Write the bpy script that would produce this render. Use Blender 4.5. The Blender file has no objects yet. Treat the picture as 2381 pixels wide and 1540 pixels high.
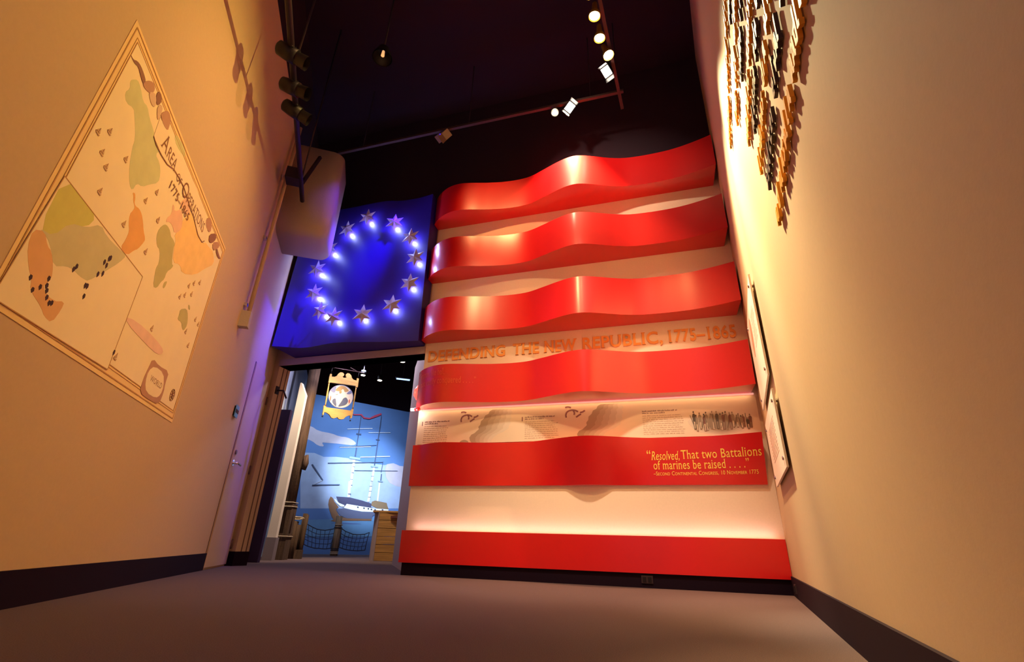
import bpy, bmesh, math, random
import numpy as np
from mathutils import Vector, Matrix
random.seed(7)
C = bpy.context.scene.collection
scene = bpy.context.scene
# ------------------------------------------------------------------ camera
FPX, TILT, ROLL, CAMH = 1115.79, 0.419397, 0.0315752, 0.30
_fw = Vector((0, math.cos(TILT), math.sin(TILT)))
_up0 = Vector((0, -math.sin(TILT), math.cos(TILT)))
_rt0 = Vector((1, 0, 0))
_rt = _rt0*math.cos(ROLL) + _up0*math.sin(ROLL)
_up = -_rt0*math.sin(ROLL) + _up0*math.cos(ROLL)
cd = bpy.data.cameras.new('camera'); cam = bpy.data.objects.new('camera', cd); C.objects.link(cam)
cd.sensor_width = 36; cd.lens = 36*FPX/2381; cd.clip_start = 0.02; cd.clip_end = 100
m = Matrix.Identity(4)
for i in range(3):
    m[i][0] = _rt[i]; m[i][1] = _up[i]; m[i][2] = -_fw[i]
m[0][3], m[1][3], m[2][3] = 0, 0, CAMH
cam.matrix_world = m
scene.camera = cam
# ------------------------------------------------------------------ world, exposure
w = bpy.data.worlds.new('world'); scene.world = w; w.use_nodes = True
bg = w.node_tree.nodes['Background']; bg.inputs[0].default_value = (1.0, 0.47, 0.50, 1); bg.inputs[1].default_value = 0.48
scene.view_settings.view_transform = 'Standard'; scene.view_settings.look = 'None'
scene.view_settings.exposure = 0.0; scene.view_settings.gamma = 1.0
# ------------------------------------------------------------------ frames of the walls
V = lambda *a: Vector(a)
COR = V(2.289, 4.254, 0)
U = V(0.9543, -0.2988, 0)                  # along the flag wall towards the right corner
N = V(-0.2988, -0.9543, 0)                 # out of the flag wall into the gallery
def FW(s, d, z): return COR + U*s + N*d + V(0, 0, z)
LB = V(-3.084, 5.936, 0); LU = V(-0.2724, 0.9622, 0); LN = V(0.9622, 0.2724, 0)
def LW(t, d, z): return LB + LU*t + LN*d + V(0, 0, z)
RU = V(-0.4154, -0.9096, 0); RN = V(-0.9096, 0.4154, 0)
def RW(a, d, z): return COR + RU*a + RN*d + V(0, 0, z)
MB = V(-4.294, 11.203, 0); MU = V(0.8072, 0.5903, 0); MN = V(0.5903, -0.8072, 0)
def MW(a, d, z): return MB + MU*a + MN*d + V(0, 0, z)
SB = V(-2.882, 7.890, 2.561); SU = V(0.8387, 0.5446, 0); SN = V(0.5446, -0.8387, 0)
def SG(a, d, z): return SB + SU*a + SN*d + V(0, 0, z)
# ------------------------------------------------------------------ lights
def spot(loc, tgt, power, col, ang, blend=0.6, radius=0.05, parent=None):
    l = bpy.data.lights.new('lamp_or_fill_light', 'SPOT'); l.energy = power; l.color = col
    l.spot_size = math.radians(ang); l.spot_blend = blend; l.shadow_soft_size = radius
    o = bpy.data.objects.new('lamp_or_fill_light', l); C.objects.link(o)
    o.location = loc; d = (Vector(tgt)-Vector(loc)); o.rotation_euler = d.to_track_quat('-Z', 'Y').to_euler()
    return o
def point(loc, power, col, radius=0.03):
    l = bpy.data.lights.new('lamp_or_fill_light', 'POINT'); l.energy = power; l.color = col; l.shadow_soft_size = radius
    o = bpy.data.objects.new('lamp_or_fill_light', l); C.objects.link(o); o.location = loc
    return o
def strip(c, u, ln_, up, power, col):
    l = bpy.data.lights.new('lamp_or_fill_light', 'AREA'); l.energy = power; l.color = col; l.shape = 'RECTANGLE'; l.size = ln_; l.size_y = .015
    o = bpy.data.objects.new('lamp_or_fill_light', l); C.objects.link(o)
    z = -Vector(up).normalized(); x = Vector(u).normalized(); y = z.cross(x); o.matrix_world = Matrix.Translation(c) @ Matrix((x, y, z)).transposed().to_4x4()
    return o
WARM = (1.0, 0.57, 0.20); WARM2 = (1.0, 0.78, 0.44); BLUE = (0.10, 0.04, 1.0); COOL = (0.62, 0.80, 1.0)
ZL = 5.0
CAN = [V(0.62,2.82,ZL), V(0.71,3.03,ZL), V(0.80,3.25,ZL), V(0.93,3.43,ZL), V(0.94,3.62,ZL)]
TRK = [V(0.60,4.09,ZL), V(0.43,4.17,ZL), V(-0.98,4.62,ZL)]
# right wall beams
spot(CAN[4], RW(2.2,0,2.5), 2500, (1,.81,.44), 26, 1.0)
spot(CAN[4], RW(1.6,0,2.2), 1650, (1,.90,.58), 28, 1.0)
spot(CAN[4], RW(1.3,0,1.3), 1150, (1,.67,.33), 34, 1.0)
spot(CAN[4], RW(2.3,0,1.0), 300, (1,.80,.20), 36, 1.0)
spot(CAN[3], RW(2.8,0,1.6), 1900, (1,.64,.28), 26, 1.0)
spot(CAN[3], RW(3.2,0,2.0), 460, (1,.88,.45), 20, 1.0)
# left wall beams
spot(CAN[1], LW(-3.85,0,2.1), 430, (1,.66,.15), 66, 1.0, 0.03)
spot(V(0.45,2.2,ZL), LW(-3.0,0,1.9), 200, (1,.50,.26), 50, 1.0, 0.03)
# flag beams
spot(TRK[0], FW(-1.2,0,0.4), 600, (1,.54,.24), 66, 0.8, 0.04)
spot(TRK[1], FW(-2.1,0,1.9), 290, (1,.54,.34), 75, 0.8, 0.04)
spot(V(-0.95,0.9,ZL), FW(-2.3,0,2.0), 420, (1,.62,.25), 36, 1.0, 0.14)
spot(V(0.12,0.8,ZL), FW(-0.9,0,1.0), 260, (1,.45,.15), 38, 1.0, 0.14)
spot(V(0.40,2.3,ZL), FW(-1.5,0,0.2), 820, (1,.76,.50), 46, 1.0, 0.14)
spot(V(-0.9,3.3,ZL), FW(-2.5,0,3.9), 140, (1,.40,.14), 44, 1.0, 0.05)  # added fill beam with no fixture, brightens the upper stripes at left
spot(V(-0.2,3.0,ZL), FW(-1.2,0,4.3), 210, (1,.72,.45), 56, 1.0, 0.05)  # another added fill beam without fixture, lifts the topmost stripe
# strip lamps behind the fourth and the lowest stripe
strip(FW(-1.72,.05,1.64), U, 3.3, N*.1-V(0,0,1), 2.2, (1,.55,.24))
strip(FW(-1.72,.055,.412), U, 3.3, V(0,0,1)-N*.2, 2.3, (1,.55,.50))
# blue beam on the star field
spot(TRK[2], LW(-.42,0,2.1), 1800, (.05,.01,1), 30, 1.0, 0.05)
spot(TRK[2], LW(-1.5,.5,3.9), 80, (.12,.03,1), 20, 1.0, 0.05)
spot(TRK[2], FW(-4.2,.2,2.6), 8, (.03,.0,1), 60, 1.0, 0.05)
# lights of the room beyond
spot(V(-2.46,7.6,3.3), MW(1.15,0,1.7), 3600, COOL, 30, 1.0, 0.05)
spot(V(-3.06,9.5,3.6), MW(0.9,0,0.9), 460, COOL, 130, 1.0, 0.05)
spot(V(-2.2,7.3,3.3), SG(0,0,0), 7, (1,0.8,0.5), 40, 0.8, 0.03)
spot(V(-2.4,7.1,3.4), V(-3.35,7.7,1.5), 420, (1,0.74,0.5), 60, 0.9, 0.04)
spot(V(-2.3,7.9,3.4), V(-1.9,8.8,0.3), 300, (1,0.72,0.4), 60, 0.9, 0.04)
spot(V(-2.5,7.6,3.5), V(-2.4,7.5,0), 110, (0.85,0.75,1.0), 165, 0.6, 0.1)  # wide fill added overhead to lighten the passage walls, no lamp hangs here
# ------------------------------------------------------------------ materials
MATS = {}
def mat(name, col, rough=0.6, metal=0.0, noise=0.0, nscale=40, coat=0.0, emit=None, estr=0.0, bump=0.0, bscale=200, spec=None, wood=False, var=None):
    if name in MATS: return MATS[name]
    M = bpy.data.materials.new(name); M.use_nodes = True; nt = M.node_tree; b = nt.nodes['Principled BSDF']
    b.inputs['Base Color'].default_value = (*col, 1); b.inputs['Roughness'].default_value = rough; b.inputs['Metallic'].default_value = metal
    if spec is not None: b.inputs['Specular IOR Level'].default_value = spec
    if coat: b.inputs['Coat Weight'].default_value = coat; b.inputs['Coat Roughness'].default_value = 0.25
    if emit: b.inputs['Emission Color'].default_value = (*emit, 1); b.inputs['Emission Strength'].default_value = estr
    if noise or wood or bump:
        tc = nt.nodes.new('ShaderNodeTexCoord')
    if noise or wood:
        mp = nt.nodes.new('ShaderNodeMapping'); nt.links.new(tc.outputs['Object'], mp.inputs[0])
        if wood: mp.inputs['Scale'].default_value = (1, 1, 14) if wood == 'h' else (8, 8, 0.6)
        n = nt.nodes.new('ShaderNodeTexNoise'); n.inputs['Scale'].default_value = nscale; n.inputs['Detail'].default_value = 5
        nt.links.new(mp.outputs[0], n.inputs['Vector'])
        r = nt.nodes.new('ShaderNodeValToRGB'); k = noise
        c2 = var or tuple(max(0, c*(1-k)) for c in col); c3 = tuple(min(1, c*(1+k)) for c in col)
        r.color_ramp.elements[0].position = 0.3; r.color_ramp.elements[1].position = 0.7
        r.color_ramp.elements[0].color = (*c2, 1); r.color_ramp.elements[1].color = (*c3, 1)
        nt.links.new(n.outputs['Fac'], r.inputs[0]); nt.links.new(r.outputs[0], b.inputs['Base Color'])
    if bump:
        n2 = nt.nodes.new('ShaderNodeTexNoise'); n2.inputs['Scale'].default_value = bscale; n2.inputs['Detail'].default_value = 3
        nt.links.new(tc.outputs['Object'], n2.inputs['Vector'])
        bp = nt.nodes.new('ShaderNodeBump'); bp.inputs['Strength'].default_value = bump; bp.inputs['Distance'].default_value = 0.01
        nt.links.new(n2.outputs['Fac'], bp.inputs['Height']); nt.links.new(bp.outputs[0], b.inputs['Normal'])
    MATS[name] = M; return M
M_wall = mat('wall_paint', (0.55, 0.395, 0.235), 0.75, noise=0.02, nscale=60, bump=0.02, bscale=160)
M_stripe = mat('white_stripe', (0.90, 0.76, 0.62), 0.6, noise=0.02, nscale=60)
M_door = mat('door_paint', (0.55, 0.395, 0.235), 0.6)
M_black = mat('black_paint', (0.016, 0.004, 0.018), 0.9)
M_carpet = mat('carpet', (0.110, 0.068, 0.070), 0.95, noise=0.28, nscale=260, bump=0.5, bscale=500)
M_base = mat('rubber_base', (0.010, 0.003, 0.012), 0.7, spec=0.12)
M_red = mat('red_gloss', (0.66, 0.003, 0.006), 0.5, coat=1.0, spec=0.25)
M_red.node_tree.nodes['Principled BSDF'].inputs['Coat Roughness'].default_value = 0.24
M_red.node_tree.nodes['Principled BSDF'].inputs['Coat IOR'].default_value = 1.62
M_blue = mat('blue_paint', (0.022, 0.008, 0.19), 0.45)
M_star = mat('star_metal', (0.50, 0.46, 0.66), 0.45)
M_led = mat('led', (0.9, 0.9, 1), 0.5, emit=(0.55, 0.6, 1.0), estr=6)
M_white = mat('white_panel', (0.84, 0.70, 0.58), 0.5)
M_lint = mat('lintel_paint', (0.42, 0.33, 0.32), 0.7)
M_fix = mat('fixture_black', (0.007, 0.004, 0.007), 0.45, metal=0.2)
M_pipe = mat('black_pipe', (0.018, 0.01, 0.018), 0.5, metal=0.3)
M_track = mat('track_metal', (0.10, 0.06, 0.06), 0.5, metal=0.4)
M_gold = mat('gold_can', (0.80, 0.55, 0.05), 0.35, metal=0.7)
M_lens = mat('lens_glow', (1, 0.9, 0.7), 0.4, emit=(1, 0.82, 0.45), estr=9)
M_lensw = mat('lens_glow_white', (1, 0.9, 0.8), 0.4, emit=(1, 0.86, 0.68), estr=30)
M_bulk = mat('duct_paint', (0.50, 0.42, 0.34), 0.8, bump=0.15, bscale=60)
M_dark = mat('dark_panel', (0.035, 0.012, 0.07), 0.6)
M_cream = mat('cream_paint', (0.78, 0.70, 0.60), 0.7, bump=0.1, bscale=80)
M_rope = mat('rope', (0.62, 0.52, 0.36), 0.9, bump=0.6, bscale=300)
M_net = mat('net_rope', (0.030, 0.028, 0.04), 0.9)
M_timber = mat('timber', (0.085, 0.048, 0.026), 0.85, noise=0.45, nscale=6, wood='v', bump=0.4, bscale=60)
M_post = mat('post_wood', (0.30, 0.22, 0.13), 0.85, noise=0.4, nscale=6, wood='v', bump=0.4, bscale=60)
M_crate = mat('crate_wood', (0.50, 0.27, 0.07), 0.6, noise=0.3, nscale=3, wood='h')
M_crateg = mat('crate_grey', (0.36, 0.27, 0.25), 0.8, noise=0.25, nscale=3, wood='v')
M_signw = mat('sign_wood', (0.52, 0.31, 0.085), 0.5, noise=0.18, nscale=3, wood='h')
M_chrome = mat('chrome', (0.7, 0.7, 0.72), 0.25, metal=1.0)
M_paper = mat('map_paper', (0.86, 0.72, 0.46), 0.8, noise=0.02, nscale=8)
M_mborder = mat('map_border', (0.84, 0.60, 0.28), 0.8)
M_ink = mat('ink_brown', (0.26, 0.11, 0.05), 0.8)
M_inkd = mat('ink_dark', (0.05, 0.02, 0.03), 0.8)
M_line = mat('ink_line', (0.50, 0.27, 0.10), 0.8)
PC = {'green': (0.66,0.66,0.34), 'orange': (0.86,0.44,0.13), 'olive': (0.56,0.50,0.20), 'yellow': (0.98,0.66,0.26), 'pink': (0.90,0.56,0.38),
      'rose': (0.90,0.60,0.46), 'lime': (0.66,0.62,0.16), 'sage': (0.64,0.58,0.33), 'brown': (0.80,0.45,0.20), 'dark': (0.28,0.13,0.09), 'mid': (0.48,0.26,0.17), 'light': (0.72,0.50,0.34)}
PC = {k: tuple(x*.9 for x in v) if k not in ('dark','mid') else v for k, v in PC.items()}
def pm(k): return mat('print_'+k, PC[k], 0.8, noise=0.05, nscale=12)
# ------------------------------------------------------------------ traced outlines in wall coordinates (metres)
D_land = [["green",[[-4.467,2.292],[-4.435,2.33],[-4.392,2.323],[-4.335,2.291],[-4.29,2.308],[-4.245,2.281],[-4.166,2.264],[-4.128,2.246],[-4.036,2.245],[-4.075,2.187],[-4.005,2.185],[-3.959,2.147],[-3.945,2.093],[-4.017,2.023],[-4.064,1.968],[-4.118,1.949],[-4.127,1.892],[-4.168,1.898],[-4.226,1.966],[-4.263,2.052],[-4.271,2.106],[-4.342,2.178],[-4.374,2.205],[-4.434,2.17],[-4.473,2.197],[-4.453,2.245],[-4.473,2.269]]],["green",[[-3.985,2.434],[-3.844,2.462],[-3.778,2.425],[-3.871,2.4],[-3.95,2.397]]],["orange",[[-4.118,1.888],[-4.097,1.9],[-4.078,1.878],[-4.07,1.856],[-4.046,1.853],[-4.017,1.864],[-3.974,1.858],[-3.934,1.832],[-3.9,1.8],[-3.858,1.779],[-3.854,1.76],[-3.885,1.691],[-3.911,1.67],[-3.954,1.609],[-4.031,1.606],[-4.015,1.67],[-4.017,1.72],[-4.045,1.742],[-4.069,1.788],[-4.054,1.825],[-4.054,1.844],[-4.088,1.859],[-4.098,1.877]]],["olive",[[-3.726,1.967],[-3.69,1.981],[-3.642,1.977],[-3.609,1.957],[-3.575,1.961],[-3.53,1.953],[-3.534,1.925],[-3.481,1.835],[-3.457,1.843],[-3.463,1.816],[-3.507,1.766],[-3.503,1.715],[-3.53,1.683],[-3.55,1.629],[-3.596,1.614],[-3.631,1.69],[-3.639,1.714],[-3.628,1.76],[-3.67,1.822],[-3.72,1.819],[-3.763,1.859],[-3.764,1.911]]],["olive",[[-3.457,1.729],[-3.464,1.672],[-3.487,1.666],[-3.492,1.703]]],["yellow",[[-3.518,2.233],[-3.437,2.225],[-3.298,2.199],[-3.183,2.184],[-3.141,2.226],[-3.044,2.238],[-2.951,2.26],[-2.863,2.2],[-2.996,2.086],[-3.118,1.961],[-3.314,1.863],[-3.379,1.896],[-3.478,1.849],[-3.532,1.939],[-3.535,1.975],[-3.582,1.993],[-3.518,2.075],[-3.552,2.129],[-3.494,2.191]]],["pink",[[-3.726,2.114],[-3.702,2.12],[-3.678,2.094],[-3.606,2.167],[-3.552,2.129],[-3.518,2.075],[-3.582,1.993],[-3.636,2.018],[-3.689,2.012],[-3.72,1.983],[-3.729,2.008],[-3.694,2.064]]],["pink",[[-3.6,2.264],[-3.552,2.268],[-3.505,2.256],[-3.5,2.18],[-3.639,2.168],[-3.647,2.194]]],["olive",[[-3.16,1.674],[-3.07,1.723],[-3.014,1.693],[-2.976,1.635],[-3.003,1.581],[-3.044,1.588],[-3.078,1.615],[-3.149,1.602],[-3.15,1.637]]],["olive",[[-3.067,1.756],[-3.034,1.76],[-3.013,1.738],[-3.039,1.732]]],["rose",[[-3.73,1.363],[-3.516,1.385],[-3.236,1.377],[-3.181,1.348],[-3.261,1.313],[-3.441,1.313],[-3.73,1.327]]]]
D_inset = [["lime",[[-4.561,1.614],[-4.383,1.612],[-4.288,1.608],[-4.319,1.531],[-4.423,1.484],[-4.473,1.383],[-4.557,1.366]]],["sage",[[-4.557,1.366],[-4.473,1.383],[-4.423,1.484],[-4.319,1.531],[-4.238,1.606],[-4.171,1.586],[-4.035,1.596],[-3.958,1.609],[-3.992,1.544],[-4.083,1.433],[-4.159,1.346],[-4.185,1.34],[-4.225,1.335],[-4.283,1.336],[-4.329,1.326],[-4.399,1.285],[-4.449,1.335],[-4.504,1.362]]],["brown",[[-4.579,1.343],[-4.524,1.373],[-4.477,1.333],[-4.445,1.329],[-4.399,1.285],[-4.375,1.236],[-4.405,1.181],[-4.311,1.167],[-4.246,1.199],[-4.243,1.161],[-4.264,1.088],[-4.322,1.093],[-4.356,1.115],[-4.456,1.146],[-4.472,1.182],[-4.518,1.216],[-4.566,1.275]]]]
D_inset_box = [[-4.563,1.616],[-3.744,1.6],[-3.73,1.06],[-4.603,1.04]]
D_arrows = [[[-4.482,1.185],[-4.481,1.173],[-4.483,1.197]],[[-4.444,1.15],[-4.443,1.139],[-4.445,1.162]],[[-4.414,1.178],[-4.413,1.166],[-4.415,1.191]],[[-4.391,1.229],[-4.39,1.217],[-4.392,1.242]],[[-4.384,1.2],[-4.383,1.188],[-4.385,1.213]],[[-4.372,1.184],[-4.371,1.171],[-4.373,1.196]],[[-4.355,1.161],[-4.354,1.149],[-4.356,1.174]],[[-4.329,1.148],[-4.328,1.136],[-4.33,1.161]],[[-4.315,1.155],[-4.314,1.143],[-4.315,1.168]],[[-4.281,1.337],[-4.28,1.323],[-4.281,1.351]],[[-4.27,1.357],[-4.27,1.343],[-4.271,1.371]],[[-4.164,1.318],[-4.164,1.303],[-4.165,1.332]],[[-4.15,1.322],[-4.149,1.308],[-4.15,1.337]],[[-4.142,1.274],[-4.142,1.26],[-4.142,1.288]],[[-4.105,1.478],[-4.105,1.462],[-4.105,1.493]],[[-4.08,1.473],[-4.08,1.458],[-4.081,1.489]],[[-4.083,1.511],[-4.083,1.495],[-4.083,1.527]],[[-4.073,1.518],[-4.073,1.502],[-4.074,1.535]],[[-4.114,1.406],[-4.114,1.391],[-4.114,1.421]],[[-4.082,1.428],[-4.081,1.412],[-4.082,1.443]],[[-3.733,1.15],[-3.734,1.135],[-3.732,1.166]]]
D_ships = [[-4.508,1.918],[-4.447,1.98],[-4.432,1.868],[-4.27,1.976],[-4.37,1.838],[-4.337,1.723],[-3.808,1.94],[-4.08,1.723],[-3.807,1.945],[-3.805,1.731],[-3.989,1.941],[-3.923,2.051],[-3.153,1.862],[-3.091,1.915],[-3.004,1.969],[-3.229,1.739],[-3.167,1.783],[-3.073,1.838],[-3.436,1.42],[-2.965,1.597],[-2.873,1.732],[-2.797,1.726],[-2.852,1.537],[-3.697,1.145]]
D_ribbon = [["dark",[[-4.551,2.362],[-4.522,2.363],[-4.495,2.388],[-4.462,2.397],[-4.421,2.394],[-4.382,2.382],[-4.376,2.352],[-4.401,2.354],[-4.431,2.361],[-4.471,2.376],[-4.499,2.361],[-4.528,2.36]]],["mid",[[-4.382,2.382],[-4.356,2.419],[-4.321,2.439],[-4.294,2.42],[-4.308,2.377],[-4.335,2.362],[-4.371,2.347],[-4.394,2.352]]],["light",[[-4.33,2.368],[-4.287,2.412],[-4.257,2.402],[-4.238,2.368],[-4.25,2.346],[-4.289,2.344]]],["dark",[[-4.272,2.418],[-4.26,2.454],[-4.229,2.456],[-4.209,2.434],[-4.218,2.395],[-4.237,2.38]]],["light",[[-4.224,2.383],[-4.196,2.426],[-4.172,2.406],[-4.169,2.334],[-4.191,2.341]]],["mid",[[-4.173,2.382],[-4.152,2.422],[-4.117,2.461],[-4.069,2.442],[-4.063,2.402],[-4.059,2.372],[-4.108,2.361],[-4.15,2.368]]],["mid",[[-3.251,2.353],[-3.172,2.413],[-3.109,2.343],[-3.139,2.307],[-3.218,2.311]]],["dark",[[-3.117,2.308],[-3.013,2.385],[-2.98,2.354],[-3.026,2.286],[-3.089,2.26]]],["mid",[[-3.017,2.3],[-2.922,2.369],[-2.877,2.352],[-2.931,2.287],[-2.974,2.26]]],["dark",[[-2.917,2.319],[-2.847,2.301],[-2.778,2.297],[-2.842,2.273],[-2.919,2.287]]]]
D_banner = [[-4.165,2.363],[-4.053,2.372],[-3.929,2.362],[-3.741,2.399],[-3.514,2.398],[-3.313,2.371],[-3.197,2.343],[-3.115,2.242],[-3.16,2.201],[-3.252,2.188],[-3.447,2.236],[-3.622,2.276],[-3.715,2.285],[-3.854,2.266],[-3.935,2.236],[-4.015,2.227],[-4.15,2.241]]
D_banner_line = [[-4.15,2.241],[-4.105,2.226],[-4.015,2.227],[-3.935,2.236],[-3.857,2.27],[-3.774,2.279],[-3.678,2.281],[-3.544,2.25],[-3.426,2.234],[-3.291,2.187],[-3.191,2.189],[-3.159,2.221]]
D_cart_out = [[-3.295,1.277],[-3.189,1.263],[-3.016,1.282],[-3.015,1.199],[-2.994,1.144],[-3.005,1.06],[-3.161,1.051],[-3.313,1.055],[-3.323,1.136],[-3.31,1.206]]
D_cart_in = [[-3.241,1.245],[-3.089,1.247],[-3.026,1.179],[-3.029,1.118],[-3.082,1.082],[-3.234,1.077],[-3.29,1.126],[-3.3,1.195]]
D_compass = [[-2.846,1.168],[-2.889,1.213],[-2.804,1.123],[-2.897,1.154],[-2.794,1.183]]
D_map_corners = [[-4.609,2.526],[-2.738,2.422],[-2.695,1.01],[-4.624,1.016]]
D_mural = [["haze",[[-0.427,2.048],[-0.125,2.078],[0.096,2.018],[0.378,2.052],[0.71,2.056],[1.024,2.003],[1.58,2.001],[1.797,2.073],[2.037,2.005],[2.68,2.115],[2.799,1.076],[-0.194,0.889]]],["cloud",[[-0.544,2.627],[-0.462,2.649],[-0.309,2.665],[-0.133,2.575],[0.175,2.567],[0.368,2.522],[0.554,2.531],[0.715,2.479],[0.802,2.417],[0.735,2.361],[0.49,2.356],[0.324,2.351],[0.091,2.337],[-0.015,2.331],[0.072,2.245],[-0.07,2.243],[-0.246,2.343],[-0.424,2.37],[-0.49,2.361]]],["cloud",[[1.579,2.01],[1.797,2.073],[2.037,2.005],[2.683,2.095],[2.75,1.503],[1.998,1.514],[1.674,1.632]]],["sea_light",[[-0.451,0.628],[2.346,0.877],[2.406,0.409],[-0.386,0.32]]],["shadow",[[0.452,0.622],[0.72,0.653],[1.293,0.647],[1.007,0.621],[0.726,0.622]]]]
D_hull = [["stem",[[0.405,1.179],[0.377,1.105],[0.382,1.001],[0.43,0.888],[0.51,0.752],[0.56,0.703],[0.497,0.674],[0.61,0.654],[0.784,0.688],[1.43,0.72],[1.436,0.774],[0.773,0.753],[0.669,0.786],[0.564,0.909],[0.624,0.965],[0.507,1.075],[0.458,1.15]]],["lower",[[0.564,0.909],[0.751,0.96],[0.927,0.931],[1.178,0.906],[1.611,0.918],[1.443,0.828],[1.438,0.76],[0.845,0.743],[0.697,0.787]]],["upper",[[0.528,1.188],[0.84,1.192],[1.139,1.146],[1.372,1.094],[1.384,1.013],[1.543,0.969],[0.793,1.042],[0.749,0.973],[0.661,0.993],[0.589,1.081]]],["white",[[0.792,1.048],[1.086,1.021],[1.463,0.991],[1.818,0.992],[1.815,0.958],[1.611,0.918],[1.178,0.906],[0.927,0.931],[0.737,0.959]]],["white",[[0.481,1.139],[0.51,1.134],[0.614,1.056],[0.741,1.018],[0.746,0.986],[0.663,0.981],[0.552,1.052]]],["stern",[[1.38,1.136],[1.451,1.168],[1.75,1.134],[1.776,1.066],[1.818,0.992],[1.539,0.996],[1.378,1.054]]],["dark",[[1.041,1.008],[1.076,1.007],[1.082,0.975],[1.047,0.976]]],["dark",[[1.19,0.997],[1.225,0.996],[1.23,0.965],[1.195,0.965]]],["dark",[[1.295,0.99],[1.331,0.99],[1.336,0.958],[1.3,0.958]]],["dark",[[1.371,0.981],[1.407,0.981],[1.412,0.949],[1.376,0.949]]],["dark",[[1.462,0.977],[1.499,0.977],[1.504,0.945],[1.467,0.945]]],["dark",[[1.645,0.985],[1.682,0.984],[1.687,0.951],[1.649,0.952]]]]
D_mastlines = [["dark",[0.801,3.084],[0.808,2.738],0.012],["dark",[0.808,2.738],[0.811,2.362],0.02],["dark",[0.815,2.317],[0.814,2.114],0.03],["white",[0.799,2.031],[0.816,1.412],0.05],["white",[0.78,1.54],[0.81,1.196],0.055],["dark",[1.316,3.173],[1.316,2.758],0.014],["dark",[1.316,2.758],[1.315,1.962],0.022],["white",[1.313,1.907],[1.31,1.481],0.045],["white",[1.31,1.589],[1.291,1.13],0.05],["dark",[1.518,2.078],[1.506,1.817],0.008],["dark",[1.521,1.782],[1.526,1.618],0.02],["white",[1.505,1.578],[1.514,1.159],0.03],["dark",[0.821,1.458],[0.849,1.46],0.02],["dark",[0.782,1.261],[0.849,1.266],0.02],["dark",[0.79,1.873],[0.842,1.875],0.012],["dark",[0.785,1.737],[0.837,1.739],0.012],["dark",[0.786,1.587],[0.838,1.589],0.012],["dark",[1.277,1.706],[1.332,1.708],0.012],["dark",[1.279,1.595],[1.333,1.596],0.012],["dark",[1.267,1.473],[1.327,1.478],0.012],["dark",[1.269,1.364],[1.329,1.369],0.012],["dark",[1.27,1.231],[1.33,1.235],0.012],["white",[0.521,2.722],[1.131,2.831],0.012],["white",[1.049,2.714],[1.611,2.799],0.01],["dark",[0.41,2.281],[1.292,2.443],0.012],["white",[0.412,2.272],[1.16,2.387],0.01],["white",[0.939,2.111],[1.682,2.221],0.014],["dark",[0.209,1.891],[1.511,2.059],0.016],["dark",[0.849,1.794],[1.925,1.898],0.008],["dark",[-0.044,1.388],[0.558,1.447],0.018],["dark",[-0.129,1.827],[0.165,1.508],0.022],["dark",[0.755,2.645],[0.872,2.643],0.03],["dark",[1.261,2.576],[1.352,2.579],0.02],["grey",[0.679,2.074],[0.937,2.065],0.05],["grey",[1.23,1.934],[1.409,1.932],0.03],["grey",[1.457,1.611],[1.576,1.613],0.025],["white",[0.165,1.508],[-0.044,1.388],0.006]]
D_pennant = [[0.592,3.096],[0.803,3.133],[0.883,3.069],[1.023,3.073],[1.132,3.161],[1.295,3.245],[1.312,3.202],[1.169,3.118],[1.018,3.039],[0.869,3.033],[0.788,3.101],[0.607,3.07]]
D_sg_top = [[-0.215,0.298],[-0.188,0.3],[-0.183,0.256],[-0.138,0.261],[-0.105,0.282],[-0.084,0.332],[-0.052,0.362],[-0.015,0.364],[0.016,0.337],[0.007,0.306],[-0.016,0.301],[0.012,0.277],[0.043,0.28],[0.062,0.294],[0.044,0.313],[0.039,0.342],[0.065,0.371],[0.103,0.369],[0.136,0.34],[0.149,0.303],[0.182,0.276],[0.24,0.269],[0.239,0.315],[0.271,0.315],[0.277,0.158],[0.239,0.157],[0.236,0.176],[-0.192,0.153],[-0.191,0.142],[-0.217,0.143],[-0.22,0.245]]
D_sg_bot = [[-0.221,-0.252],[-0.181,-0.264],[-0.176,-0.275],[0.23,-0.262],[0.235,-0.236],[0.269,-0.236],[0.268,-0.324],[0.263,-0.387],[0.236,-0.392],[0.235,-0.348],[0.199,-0.354],[0.161,-0.379],[0.132,-0.421],[0.092,-0.436],[0.056,-0.433],[0.027,-0.407],[0.006,-0.422],[-0.032,-0.438],[-0.069,-0.428],[-0.107,-0.386],[-0.158,-0.361],[-0.193,-0.358],[-0.196,-0.406],[-0.217,-0.404],[-0.216,-0.331]]
D_sg_posts = [[[-0.203,0.142],[-0.195,-0.254]],[[0.255,0.156],[0.256,-0.235]]]
D_sg_disc = [[0.026,-0.052],[0.228,-0.046],[-0.025,0.137]]
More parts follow.
